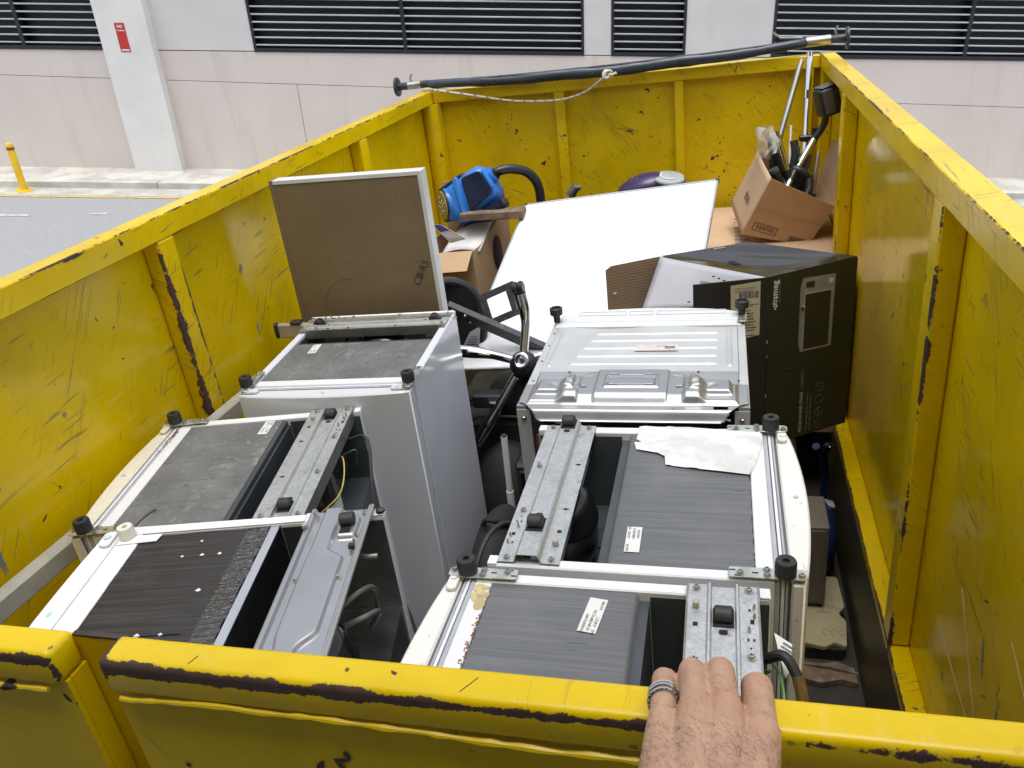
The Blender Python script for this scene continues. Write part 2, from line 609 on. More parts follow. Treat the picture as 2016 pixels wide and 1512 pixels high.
sg = thing('parking_sign', 'narrow red parking sign fixed to the white pillar', 'sign', W(-5.06, 1.76, 0.172))
o = wprism(MB(), -5.128, -4.998, 1.583, 1.938, 0.1725, 0.176).build('sign_plate', M['red'], smooth=False)
o.parent = sg
o.matrix_parent_inverse = Matrix.Translation(-W(-5.06, 1.76, 0.172))
LI = Matrix.Translation(-W(-5.06, 1.76, 0.172))
SX, SZ = FX, FZ
text('NO', 0.045, LI @ frame(W(-5.063, 1.895, 0.178), SX, SZ), M['white_print'], sg, align='CENTER', bold=0.002)
text('STOPPING', 0.022, LI @ frame(W(-5.063, 1.845, 0.178), SX, SZ), M['white_print'], sg, align='CENTER', bold=0.001)
o = wprism(MB(), -5.115, -5.012, 1.598, 1.616, 0.1765, 0.1775).build('printed_bar', M['white_print'], smooth=False)
o.parent = sg
o.matrix_parent_inverse = LI

bo = thing('bollard', 'yellow bollard with a red-brown band at the kerb', 'bollard', G(-6.52, 1.02, H + 0.004))
BM = frame((0, 0, 0), FX, FN).to_3x3().to_4x4()
BMz = Matrix((FX.to_4d(), (-FN).to_4d(), FZ.to_4d(), (0, 0, 0, 1))).transposed()
MB().lathe([(0.046, 0.012), (0.046, 0.53), (0.045, 0.535)], 20, BMz).build('post', M['boll'], bo)
MB().lathe([(0.0475, 0.535), (0.0475, 0.570)], 20, BMz).build('reflective_band', M['brownred'], bo)
MB().lathe([(0.046, 0.5705), (0.046, 0.60), (0.039, 0.617), (0.016, 0.626)], 20, BMz).build('cap', M['boll'], bo)
MB().lathe([(0.11, 0.0), (0.11, 0.010), (0.06, 0.013)], 20, BMz).build('base_plate', M['boll'], bo)

# ------------------------------------------------------------------ unseen loading dock behind the camera, inferred and added to block light
dk = thing('unseen_loading_dock', 'unseen concrete loading dock and flat canopy, added to shade the near end of the bin', 'building', (0, -6.0, -0.3))
M['soffit'] = simple('dim_dock_concrete', (0.20, 0.195, 0.185), 0.9, var=0.1, scale=1.5)
CE = -0.35                                      # the canopy's front edge
MB().box(-7.5, 7.5, -2.0, 6.0 + CE, 4.95, 5.20).build('canopy', M['soffit'], dk, smooth=False)
MB().box(-7.5, 7.5, -2.2, -2.002, -0.5, 7.5).build('wall', M['soffit'], dk, smooth=False)
MB().box(-7.5, 7.5, -2.0, 5.55, -0.5, 1.15).build('platform', M['soffit'], dk, smooth=False)
# ------------------------------------------------------------------ the hook-lift bin
XL, XR, YF, YN, YO, ZR = -1.727, 0.518, 4.9485, 0.4787, 0.4416, CAMZ - 0.52
RH = 0.073
ZB = ZR - RH
y_left = yellow('yellow_left_wall', scuff=0.9, chips=0.1, dirty=0.08, rough=0.15)
y_right = yellow('yellow_right_wall', scuff=1.3, chips=0.1, dirty=0.12, rough=0.13, seed=3.1)
y_far = yellow('yellow_end_wall', scuff=0.6, chips=0.42, dirty=0.12, rough=0.35, seed=5.3)
y_rail = yellow('yellow_rails', [('y', XL, ZR, 0.013), ('y', XL, ZB, 0.007), ('y', XR, ZR, 0.013), ('y', XR, ZB, 0.006), ('y', XR + 0.075, ZR, 0.008)], chips=0.1, scuff=0.5, rough=0.2, seed=1.7)
y_ribl = yellow('yellow_left_ribs', [('z', XL, 2.13, 0.046), ('z', XL, 2.22, 0.034), ('z', XL, 3.78, 0.010), ('z', XL, 3.87, 0.010)], chips=0.3, wear=1.05, seed=2.2)
y_ribr = yellow('yellow_right_ribs', [('z', XR, 2.11, 0.030), ('z', XR, 3.94, 0.012), ('y', XR, 0.42, 0.016)], chips=0.45, seed=7.7)
y_door = yellow('yellow_doors', [('x', YO - 0.001, ZR - 0.009, 0.0135, (-0.08, 0.06, 0.42)), ('x', YN, ZR, 0.005), ('y', -0.572, ZR, 0.012), ('y', -0.613, ZR, 0.010), ('z', -0.572, YO, 0.008), ('z', -0.625, YO, 0.012)], chips=0.3, scuff=0.2, rough=0.3, wear=1.45, seed=9.4, light=0.15, dark=0.2)
M['lower'] = simple('worn_dark_steel', (0.085, 0.066, 0.032), 0.45, 0.2, var=0.3, scale=3, bump=0.15, bscale=20, dirt=(0.05, 0.045, 0.04), dirt_amt=0.8)
M['floor_steel'] = simple('dirty_floor_steel', (0.040, 0.035, 0.028), 0.85, 0.0, var=0.35, scale=5, bump=0.3, bscale=30, dirt=(0.075, 0.065, 0.05))
M['seam'] = simple('rusty_edge', (0.06, 0.04, 0.033), 0.75, 0.1, var=0.3, scale=30, bump=0.3)

bn = thing('hook_lift_bin', 'large yellow steel waste bin with chipped paint, full of discarded appliances', 'bin', (0, 0, 0))
box(XL - 0.07, XR + 0.07, YO, 5.02, -0.012, 0.0).build('floor_plate', M['floor_steel'], bn)
box(XL - 0.071, XL - 0.064, YO + 0.002, 5.015, 0.001, ZB - 0.001).build('side_panel', y_left, bn)
box(XR + 0.064, XR + 0.071, YO + 0.002, 5.015, 0.001, ZB - 0.001).build('side_panel', y_right, bn)
box(XL - 0.063, XR + 0.063, 5.0, 5.007, 0.001, ZB - 0.001).build('end_panel', y_far, bn)
def rail(x0, x1, y0, y1):
    return MB().box(x0, x1, y0, y1, ZB, ZR, 0.003, None, 1)
rail(XL - 0.075, XL, YN + 0.002, 5.025).build('top_rail', y_rail, bn)
rail(XR, XR + 0.075, YN + 0.002, 5.025).build('top_rail', y_rail, bn)
box(XL + 0.001, XR - 0.001, YF, 5.025, ZB, ZR - 0.004, 0.005).build('top_rail', y_far, bn)
for y0 in (2.13, 3.78):
    box(XL - 0.0635, XL, y0, y0 + 0.09, 0.425, ZB - 0.0005, 0.006).build('rib', y_ribl, bn)
for y0 in (2.11, 3.94):
    box(XR, XR + 0.0635, y0, y0 + 0.09, 0.425, ZB - 0.0005, 0.006).build('rib', y_ribr, bn)
for x0, x1 in ((XL + 0.002, XL + 0.035), (-0.972, -0.911), (-0.268, -0.216), (XR - 0.07, XR - 0.03)):
    box(x0, x1, YF + 0.004, 4.9995, 0.002, ZB - 0.0005, 0.004).build('rib', y_far, bn)
# rounded post in the far left corner, square post in the far right one
MB().tube([(XL - 0.02, 4.93, 0.42), (XL - 0.02, 4.93, ZB - 0.001)], 0.055, 18).build('corner_post', y_left, bn)
box(XR + 0.001, XR + 0.063, 4.86, 4.94, 0.425, ZB - 0.001, 0.006).build('corner_post', y_ribr, bn)
# ledges along the foot of the side walls
for sx, x_in, x_w, mt in ((1, XR, XR + 0.0635, y_ribr), (-1, XL, XL - 0.0635, y_ribl)):
    box(min(x_in, x_w), max(x_in, x_w), YO + 0.01, 4.999, 0.385, 0.422, 0.004).build('ledge', mt, bn)
    a = x_in - sx * 0.018
    MB().prism([(a, 0.001), (x_w, 0.001), (x_w, 0.384), (x_in, 0.384)], 'y', YO + 0.012, 4.998).build('kick_plate', M['lower'], bn)
# two barn doors at the near end
def leaf(x0, x1, hinge):
    lf = MB().box(x0, x1, YO + 0.008, YO + 0.014, -0.10, ZR - 0.043).build('door_leaf', y_door, bn)
    MB().box(x0, x1, YO, YN, ZR - 0.042, ZR, 0.0075, None, 3).build('top_tube', y_door, lf)
    # the flange under the tube and its weld
    rr = random.Random(int(100 * abs(x0)))
    pth, rad, x = [], [], x0 + 0.012
    zz = 0.0
    while x < x1 - 0.012:
        zz = max(-0.004, min(0.004, zz + rr.uniform(-0.0012, 0.0012)))
        pth.append((x, YO + 0.001, ZR - 0.047 + zz))
        rad.append(0.0030 + rr.uniform(-0.0010, 0.0012))
        x += 0.012
    MB().tube(pth, rad, 8).build('weld_bead', y_door, lf)
    box(x0 if hinge > 0 else x1 - 0.03, x0 + 0.03 if hinge > 0 else x1, YO + 0.0145, YN - 0.001, 0.0, ZR - 0.043).build('edge_channel', y_door, lf)
    return lf
L1 = leaf(-0.572, 0.588, 1)
L2 = leaf(-1.797, -0.627, -1)
box(-0.640, -0.560, YN + 0.001, YN + 0.006, 0.02, ZR - 0.012).build('rebate_strip', y_door, bn)
box(-0.632, -0.566, YN + 0.0005, YN + 0.0065, ZR - 0.0115, ZR - 0.009).build('rebate_edge', M['seam'], bn)
# pressed swage in the right leaf
sw = bezier([(-0.30, YO + 0.008, 1.70), (-0.28, YO + 0.008, 1.755), (-0.22, YO + 0.008, 1.775), (0.1, YO + 0.008, 1.772), (0.4, YO + 0.008, 1.768)], 30)
MB().tube(sw, 0.006, 8).build('swage', y_door, L1)
# runners under the floor, standing on the sloping road
for x0 in (-1.45, 0.12):
    def zg(x, y):
        p = G(0, 0, H)
        return p.z - (FG.x * (x - p.x) + FG.y * (y - p.y)) / FG.z
    pts = []
    for x, y in ((x0, 0.6), (x0 + 0.12, 0.6), (x0 + 0.12, 4.9), (x0, 4.9)):
        pts.append((x, y, zg(x, y) + 0.002))
    pts += [(x, y, -0.0125) for x, y in ((x0, 0.6), (x0 + 0.12, 0.6), (x0 + 0.12, 4.9), (x0, 4.9))]
    MB().poly(pts, [(0, 1, 2, 3), (7, 6, 5, 4), (0, 4, 5, 1), (1, 5, 6, 2), (2, 6, 7, 3), (3, 7, 4, 0)]).build('runner', M['seam'], bn, smooth=False)

# scuffs of grey primer where loads have scraped the walls: thin paint loss patches
M['primer'] = simple('bare_primer', (0.235, 0.215, 0.21), 0.6, var=0.2, scale=20)
def scuff(P0, A, B, pts, parent=bn, mat='primer'):
    """ragged patch; pts in the plane spanned by A and B at P0"""
    mb = MB()
    mb.poly([Vector(P0) + Vector(A) * a + Vector(B) * b for a, b in pts], [tuple(range(len(pts)))])
    return mb.build('scuff', M[mat], parent, smooth=False)
def ragged(w, h, seed, n=26, lean=0.0):
    rr = random.Random(seed)
    out = []
    for i in range(n):
        q = 2 * math.pi * i / n
        k = rr.uniform(0.45, 1.0) if i % 2 else rr.uniform(0.75, 1.1)
        a, b = math.cos(q) * w / 2 * k, math.sin(q) * h / 2 * k
        out.append((a + b * lean, b))
    return out
xs = XL - 0.0632
for (y, z, w, h, sd, ln) in ((1.27, 1.29, 0.022, 0.105, 1, 0.0), (1.22, 1.215, 0.03, 0.06, 2, 0.4), (1.17, 1.22, 0.02, 0.03, 3, -0.5), (1.35, 1.465, 0.012, 0.05, 4, 0.1), (2.62, 1.60, 0.03, 0.04, 5, 0.2),
                            (2.63, 1.35, 0.012, 0.07, 6, 0.0), (1.62, 1.52, 0.02, 0.02, 7, 0.0), (1.30, 1.585, 0.02, 0.016, 8, 0.0)):
    scuff((xs, y, z), (0, 1, 0), (0, 0, 1), ragged(w, h, sd, lean=ln))
xs = XR + 0.0632
for (y, z, w, h, sd, ln) in ((1.55, 0.95, 0.02, 0.11, 11, 0.3), (1.42, 0.90, 0.016, 0.06, 12, 0.2), (1.05, 1.05, 0.012, 0.05, 13, 0.2), (1.03, 1.02, 0.010, 0.05, 14, 0.2), (1.35, 0.62, 0.015, 0.08, 15, 0.3), (2.75, 1.36, 0.02, 0.05, 16, 0.2), (2.6, 1.1, 0.015, 0.06, 17, 0.2)):
    scuff((xs, y, z), (0, 1, 0), (0, 0, 1), ragged(w, h, sd, lean=ln))
# bare rust on the left rail and near door
xs = XL + 0.0012
for (y, z, w, h, sd, ln) in ((1.33, 1.905, 0.02, 0.05, 21, -0.2), (1.46, 1.912, 0.024, 0.036, 22, 0.3), (1.78, 1.924, 0.10, 0.012, 23, 0)):
    scuff((xs, y, z), (0, 1, 0), (0, 0, 1), ragged(w, h, sd, lean=ln), mat='seam')
yo = YO + 0.0068
def mark(path, w):
    mb = MB()
    P_ = bezier([(x, yo, z) for x, z in path], 12)
    n_ = len(P_)
    pts = []
    for i, p in enumerate(P_):
        k = w * (0.35 + math.sin(math.pi * i / (n_ - 1))) * 0.5
        d_ = (P_[min(i + 1, n_ - 1)] - P_[max(i - 1, 0)]).normalized()
        s_ = Vector((-d_.z, 0, d_.x))
        pts += [p + s_ * k, p - s_ * k]
    mb.poly(pts, [(2 * i, 2 * i + 1, 2 * i + 3, 2 * i + 2) for i in range(n_ - 1)])
    return mb.build('chip', M['seam'], L1, smooth=False)
mark([(-0.337, 1.838), (-0.336, 1.833), (-0.333, 1.829)], 0.005)
mark([(-0.333, 1.829), (-0.342, 1.824), (-0.351, 1.825)], 0.004)
mark([(-0.351, 1.825), (-0.345, 1.815), (-0.340, 1.806)], 0.004)
mark([(-0.363, 1.820), (-0.368, 1.812), (-0.372, 1.805)], 0.005)
mark([(-0.174, 1.842), (-0.188, 1.834), (-0.190, 1.818)], 0.0022)
mark([(-0.522, 1.790), (-0.520, 1.784)], 0.005)
# a long scratch or two on the right wall and the doors' tops
def scratch(path, w, mat, parent=bn):
    mb = MB()
    mb.tube(bezier(path, 14), w, 5)
    return mb.build('scratch', mat, parent)
M['scr'] = simple('scratched_steel', (0.42, 0.36, 0.22), 0.4, 0.2)
xs = XR + 0.0635
scratch([(xs, 1.75, 0.98), (xs, 1.50, 0.74), (xs, 1.22, 0.52)], 0.0016, M['scr'])
scratch([(xs, 1.42, 1.12), (xs, 1.20, 1.03), (xs, 1.0, 0.98)], 0.0012, M['scr'])
scratch([(xs, 1.9, 0.75), (xs, 1.6, 0.72), (xs, 1.35, 0.74)], 0.0010, M['scr'])
scratch([(-0.212, YO + 0.008, ZR), (-0.200, YO + 0.025, ZR)], 0.0005, M['seam'], L1)
scratch([(-0.474, YO + 0.008, ZR), (-0.470, YO + 0.018, ZR)], 0.0006, M['seam'], L1)

# ------------------------------------------------------------------ tarp roller across the far end, rope
M['tarp'] = simple('black_tarp', (0.034, 0.043, 0.056), 0.3, var=0.2, scale=6, bump=0.5, bscale=12)
M['steel_dk'] = simple('dark_painted_steel', (0.035, 0.04, 0.045), 0.45, 0.2, var=0.3, scale=20, dirt=(0.2, 0.2, 0.2), dirt_amt=0.5)
M['steel_bare'] = simple('bare_steel', (0.42, 0.41, 0.37), 0.35, 0.9, var=0.2, scale=20)
M['rope'] = simple('rope_white', (0.62, 0.56, 0.45), 0.9, bump=0.4, bscale=200)
M['rope_dk'] = simple('rope_fleck', (0.10, 0.09, 0.10), 0.9)
zt = ZR + 0.012
tr = thing('tarp_roller', 'long black tarpaulin roller resting across the far end of the bin', 'tarp roller', (0, 4.985, zt))
A0, A1 = Vector((-1.955, 0, 0.028)), Vector((0.655, 0, 0.052))
def on(x, dz=0.0, dy=0.0):
    k = (x - A0.x) / (A1.x - A0.x)
    kk = math.sin(math.pi * min(1, max(0, (x + 1.75) / 2.2)))   # it sags between the corners
    return Vector((x, dy - 0.085 * kk ** 0.5 if kk > 0 else dy, A0.z + (A1.z - A0.z) * k + dz - 0.024 * kk))
MB().tube([on(-1.953 + 2.606 * i / 40) for i in range(41)], 0.022, 16).build('pole', M['steel_dk'], tr)
for x in (-1.958, 0.652):
    MB().tube([on(x - 0.008), on(x - 0.006), on(x + 0.006), on(x + 0.008)], [0.050, 0.056, 0.056, 0.050], 28).build('end_disc', M['steel_dk'], tr)
pth, rad = [], []
for i in range(60):
    x = -1.74 + i * (2.19 / 59)
    k = i / 59
    pth.append(on(x, -0.004 + 0.003 * math.sin(k * 21), 0.002 * math.sin(k * 33)))
    rad.append(0.024 + 0.008 * math.sin(k * math.pi) + 0.0012 * math.sin(k * 47) + 0.001 * math.sin(k * 91))
MB().tube(pth, rad, 18).build('rolled_tarp', M['tarp'], tr)
mb = MB()
mb.sheet(40, 3, lambda a, b: on(-1.62 + a * 2.0, 0.0215 + 0.010 * math.sin(a * math.pi) - abs(b - 0.5) * 0.012, -0.016 + b * 0.032 + 0.002 * math.sin(a * 40)))
mb.build('tarp_flap', M['tarp'], tr)
MB().tube([on(0.44), on(0.565)], 0.0265, 16).build('sleeve', M['steel_bare'], tr)
for x in (-1.86, 0.595):
    MB().tube([on(x, 0.020), on(x - 0.006, 0.045), on(x + 0.004, 0.058), on(x + 0.002, 0.066)], 0.006, 8).build('hook', M['steel_bare'], tr)
MB().tube([on(-1.885), on(-1.80)], 0.0235, 16).build('sleeve', M['steel_bare'], tr)
mb = MB().tube([on(0.30, 0.05), on(0.275, 0.068), on(0.268, 0.078)], 0.006, 8)
mb.tube([on(0.30, 0.045), on(0.36, 0.035), on(0.42, 0.028)], 0.006, 8)
mb.build('lever', M['steel_bare'], tr)
box(0.285, 0.345, -0.043, -0.020, 0.012, 0.062, 0.006).build('strap', simple('blue_strap', (0.12, 0.16, 0.42), 0.6), tr)

rp = thing('tie_rope', 'white flecked rope hanging in a loop from the tarpaulin roller', 'rope', (0, 0, 0))
def px2(x, y, z):
    return (x, y, z)
rpath = bezier([(-1.79, 4.945, 1.944), (-1.735, 4.93, 1.946), (-1.68, 4.92, 1.934), (-1.45, 4.915, 1.885), (-1.22, 4.91, 1.837), (-1.02, 4.91, 1.818), (-0.88, 4.91, 1.822), (-0.77, 4.91, 1.852), (-0.69, 4.88, 1.90), (-0.645, 4.86, 1.930)], 140)
MB().tube(rpath, 0.0068, 8).build('cord', M['rope'], rp)
mb = MB()
for i in range(0, len(rpath) - 5, 5):
    seg = rpath[i:i + 4]
    mb.tube([p + Vector((0, -0.0045 + 0.001 * j, 0.004 - 0.0027 * j)) for j, p in enumerate(seg)], 0.0034, 5)
o = mb.build('dark_strand', M['rope_dk'], rp)
o['kind'] = 'stuff'
mb = MB()
kc = Vector((-0.632, 4.855, 1.940))
for i in range(3):
    q = [kc + Vector((0.018 * math.cos(a) + i * 0.008 - 0.008, 0.014 * math.sin(a * 1.0 + i), 0.020 * math.sin(a))) for a in [2 * math.pi * j / 12 for j in range(12)]]
    mb.tube(q, 0.0065, 7, closed=True)
mb.tube([kc, kc + Vector((0.03, -0.012, -0.004)), kc + Vector((0.052, -0.014, 0.004))], [0.006, 0.007, 0.009], 7)
mb.build('knot', M['rope'], rp)
# ------------------------------------------------------------------ appliance materials
M['enamel'] = simple('white_enamel', (0.66, 0.675, 0.70), 0.28, var=0.04, scale=4, dirt=(0.5, 0.5, 0.48), dirt_amt=0.25)
M['enamel_side'] = simple('glossy_white_side', (0.60, 0.63, 0.675), 0.12, var=0.03, scale=2.5, bump=0.10, bscale=5)
M['door_white'] = simple('door_white', (0.68, 0.67, 0.635), 0.3, var=0.04, scale=5, dirt=(0.42, 0.40, 0.34), dirt_amt=0.35, speck=0.35)
M['door_cream'] = simple('door_cream', (0.66, 0.62, 0.50), 0.35, var=0.05, scale=5, dirt=(0.44, 0.38, 0.27), dirt_amt=0.35, speck=0.3)
M['door_bright'] = simple('door_bright_white', (0.74, 0.75, 0.775), 0.25, var=0.02, scale=5)
M['trim'] = simple('grey_plastic_trim', (0.36, 0.38, 0.41), 0.4, var=0.08, scale=20)
M['gasket'] = simple('dark_gasket', (0.10, 0.105, 0.11), 0.6)
M['grey_panel'] = simple('grey_corrugated_plastic', (0.115, 0.122, 0.128), 0.42, var=0.14, scale=9, dirt=(0.18, 0.18, 0.18), dirt_amt=0.35)
t = NT('grey_corrugated_plastic')
v = t.obj()
ln = t.noise(t.map(v, scale=(2.2, 190, 4)), 1.0, 5, 0.65)
c = t.mix(t.step(ln, 0.36, 0.66), (0.096, 0.102, 0.107), (0.134, 0.140, 0.145))
c = t.mix(t.math('MULTIPLY', t.step(t.noise(v, 7, 6, 0.6), 0.45, 0.7), 0.3), c, (0.17, 0.175, 0.175))
c = t.mix(t.step(t.noise(t.map(v, scale=(5, 160, 4)), 1.0, 2, 0.5), 0.71, 0.74), c, (0.035, 0.035, 0.035))
M['grey_panel'] = t.out(c, 0.42)
M['door_plain'] = simple('plain_white_door', (0.56, 0.58, 0.605), 0.18, var=0.02, scale=2)
M['grey_worn'] = None
t = NT('grey_worn_panel')
v = t.obj()
c = t.mix(t.step(t.noise(v, 7, 8, 0.7), 0.35, 0.7), (0.10, 0.105, 0.105), (0.155, 0.16, 0.155))
c = t.mix(t.math('MULTIPLY', t.step(t.noise(v, 16, 5, 0.75, 2.5), 0.56, 0.64), 0.55), c, (0.28, 0.28, 0.27))
c = t.mix(t.math('MULTIPLY', t.step(t.noise(v, 30, 4, 0.6), 0.62, 0.72), 0.6), c, (0.05, 0.05, 0.05))
M['grey_worn'] = t.out(c, 0.55)
M['step'] = simple('dark_grey_step', (0.045, 0.052, 0.056), 0.45, var=0.2, scale=4)
M['bay'] = simple('grey_green_bay', (0.050, 0.062, 0.066), 0.4, var=0.2, scale=3)
t = NT('galvanised')
v = t.obj()
vo = t.n('ShaderNodeTexVoronoi')
t.put(vo.inputs['Vector'], t.map(v, scale=(1, 1, 1)))
vo.inputs['Scale'].default_value = 190
sp = t.n('ShaderNodeSeparateColor')
t.put(sp.inputs[0], vo.outputs['Color'])
k = t.noise(v, 14, 6, 0.65)
c = t.mix(sp.outputs[0], (0.45, 0.46, 0.45), (0.57, 0.58, 0.57))
c = t.mix(t.math('MULTIPLY', t.step(k, 0.48, 0.68), 0.55), c, (0.36, 0.40, 0.35))
c = t.mix(t.math('MULTIPLY', t.step(t.noise(v, 23, 7, 0.7, 0.5), 0.60, 0.72), 0.6), c, (0.17, 0.165, 0.14))
r_ = t.math('ADD', t.math('MULTIPLY', sp.outputs[1], 0.18), 0.34)
t.bump(t.noise(v, 40, 4, 0.6), 0.12, 0.002)
M['galv'] = t.out(c, r_, 0.75)
M['galv_clean'] = simple('pressed_steel', (0.41, 0.42, 0.42), 0.33, 0.75, var=0.06, scale=5, bump=0.05, bscale=30, dirt=(0.42, 0.42, 0.40), dirt_amt=0.3)
M['zinc'] = simple('zinc_plate', (0.56, 0.60, 0.52), 0.32, 0.8, var=0.15, scale=25, dirt=(0.45, 0.52, 0.40), dirt_amt=0.5)
M['screw'] = simple('screw_steel', (0.50, 0.49, 0.44), 0.3, 0.9, var=0.1)
M['rubber'] = simple('black_rubber', (0.018, 0.018, 0.02), 0.6, var=0.3, scale=40, dirt=(0.10, 0.09, 0.08), dirt_amt=0.4)
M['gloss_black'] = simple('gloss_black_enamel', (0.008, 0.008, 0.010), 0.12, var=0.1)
M['sticker'] = simple('sticker_paper', (0.62, 0.62, 0.60), 0.55, var=0.04)
M['ink'] = simple('black_ink', (0.03, 0.03, 0.035), 0.6)
M['tan'] = simple('tan_clip', (0.36, 0.34, 0.29), 0.6)
M['rustw'] = simple('orange_rust', (0.20, 0.10, 0.035), 0.85, var=0.5, scale=60, bump=0.8, bscale=90)
M['foam'] = simple('yellowed_foam', (0.50, 0.42, 0.22), 0.9, var=0.25, scale=30, bump=0.8, bscale=60)
M['foil'] = None
t = NT('crumpled_foil')
v = t.obj()
h1 = t.noise(v, 14, 6, 0.65, 1.2)
h2 = t.noise(v, 45, 4, 0.6, 0.5)
t.bump(t.math('ADD', h1, t.math('MULTIPLY', h2, 0.4)), 0.45, 0.005)
M['foil'] = t.out(t.mix(t.step(t.noise(v, 8), 0.4, 0.6), (0.72, 0.70, 0.66), (0.88, 0.86, 0.82)), 0.34, 0.45)
M['wire_g'] = simple('green_wire', (0.10, 0.30, 0.09), 0.5)
M['wire_y'] = simple('yellow_wire', (0.55, 0.42, 0.08), 0.5)
M['wire_w'] = simple('white_wire', (0.6, 0.6, 0.57), 0.5)
M['warn'] = simple('warning_yellow', (0.75, 0.50, 0.03), 0.5)
M['greenp'] = simple('green_patch', (0.10, 0.35, 0.10), 0.5)
M['bay_shiny'] = simple('shiny_zinc_back', (0.30, 0.31, 0.31), 0.22, 0.9, var=0.3, scale=8, bump=0.3, bscale=10)

# shared small pieces ----------------------------------------------------------
def proto(mb, name, mat):
    o = mb.build(name, mat)
    COL.objects.unlink(o)
    return o
mb = MB().lathe([(0.0085, 0), (0.0085, 0.0012), (0.006, 0.0014), (0.0062, 0.004), (0.0048, 0.0062), (0.002, 0.0068)], 14)
mb.mi = 1
mb.box(-0.0034, 0.0034, -0.0006, 0.0006, 0.0062, 0.0072).box(-0.0006, 0.0006, -0.0034, 0.0034, 0.0062, 0.0073)
SCREW = proto(mb, 'screw', [M['screw'], M['dark']])
mb = MB().lathe([(0.008, 0), (0.008, 0.001), (0.0055, 0.0011), (0.0055, 0.005), (0.004, 0.007)], 6)
BOLT = proto(mb, 'screw', [M['screw']])


def knob_mb(r, h, hole=True, ribs=20):
    mb = MB()
    prof = [(r * 0.9, 0), (r, 0.002), (r, h - 0.004), (r * 0.92, h), (r * 0.34, h), (r * 0.30, h - 0.006)]
    n = ribs * 2
    pts, fs = [], []
    for rr_, z in prof:
        for j in range(n):
            q = 2 * math.pi * j / n
            k = rr_ * (0.965 if j % 2 and rr_ > r * 0.8 else 1.0)
            pts.append(Vector((k * math.cos(q), k * math.sin(q), z)))
    for i in range(len(prof) - 1):
        for j in range(n):
            fs.append((i * n + j, i * n + (j + 1) % n, (i + 1) * n + (j + 1) % n, (i + 1) * n + j))
    fs.append(tuple(range(n))[::-1])
    mb.poly(pts, fs)
    mb.mi = 1
    k = len(prof) - 1
    mb.lathe([(r * 0.30, h - 0.0065), (r * 0.30, h - 0.006)], 12)
    return mb
FOOT = proto(knob_mb(0.0205, 0.034), 'foot', [M['rubber'], M['dark']])
ROLL = proto(MB().tube([(-0.017, 0, 0), (-0.014, 0, 0), (0.014, 0, 0), (0.017, 0, 0)], [0.013, 0.0165, 0.0165, 0.013], 18), 'roller', [M['rubber']])


def ink_lines(parent, Mx, w, h, rows, seed, mat='ink', name='printed_lines'):
    """rows of small print as tiny flat words"""
    rr = random.Random(seed)
    mb = MB()
    for i in range(rows):
        y = h / 2 - (i + 0.5) * h / rows
        x = -w / 2
        end = w / 2 - rr.random() * w * 0.3
        while x < end:
            l = rr.uniform(0.03, 0.12) * w
            mb.poly([Mx @ Vector((a, b, 0)) for a, b in ((x, y - h / rows * 0.26), (min(x + l, end), y - h / rows * 0.26), (min(x + l, end), y + h / rows * 0.26), (x, y + h / rows * 0.26))], [(0, 1, 2, 3)])
            x += l + w * 0.025
    return mb.build(name, M[mat], parent, smooth=False)


def barcode(parent, Mx, w, h, seed, mat='ink'):
    rr = random.Random(seed)
    mb = MB()
    x = -w / 2
    while x < w / 2:
        b = rr.choice((0.012, 0.018, 0.03)) * w
        mb.poly([Mx @ Vector((a, y, 0)) for a, y in ((x, -h / 2), (min(x + b, w / 2), -h / 2), (min(x + b, w / 2), h / 2), (x, h / 2))], [(0, 1, 2, 3)])
        x += b + rr.choice((0.012, 0.02, 0.03)) * w
    return mb.build('barcode', M[mat], parent, smooth=False)


def sticker(parent, u, v, z, w, h, rot, lines, size=0.0075, name='label_sticker'):
    """white label with printing; local frame of the appliance."""
    Mx = T((u, v, z)) @ RZ(rot)
    s = MB().box(-w / 2, w / 2, -h / 2, h / 2, 0, 0.0006, 0, Mx).build(name, M['sticker'], parent, smooth=False)
    for i, (txt, x, y) in enumerate(lines):
        text(txt, size, Mx @ T((x, y, 0.0009)), M['ink'], s, name='printed_line', bold=0.0001)
    return s


def extr_profile(mb, prof, th, v0, v1):
    """bent sheet: (u, z) polyline, given thickness, extruded along v."""
    out = list(prof) + [(u, z - th) for u, z in reversed(prof)]
    n = len(out)
    pts = [Vector((u, v, z)) for v in (v0, v1) for u, z in out]
    k = len(prof)
    fs = []
    for i in range(n):
        fs.append((i, (i + 1) % n, n + (i + 1) % n, n + i))
    for i in range(k - 1):
        j = n - 1 - i
        fs.append((i, i + 1, j - 1, j))
        fs.append((n + i, n + j, n + j - 1, n + i + 1))
    return mb.poly(pts, fs)


def rounded(pts, r, k=4):
    """round the corners of a 2D outline."""
    out = []
    n = len(pts)
    for i in range(n):
        p, a, b = Vector(pts[i]), Vector(pts[i - 1]), Vector(pts[(i + 1) % n])
        rr_ = r[i] if isinstance(r, (list, tuple)) else r
        d1, d2 = (a - p), (b - p)
        l = min(rr_, d1.length * 0.49, d2.length * 0.49)
        s, e = p + d1.normalized() * l, p + d2.normalized() * l
        for j in range(k + 1):
            t_ = j / k
            out.append(tuple(s * (1 - t_) ** 2 + p * 2 * t_ * (1 - t_) + e * t_ ** 2))
    return out


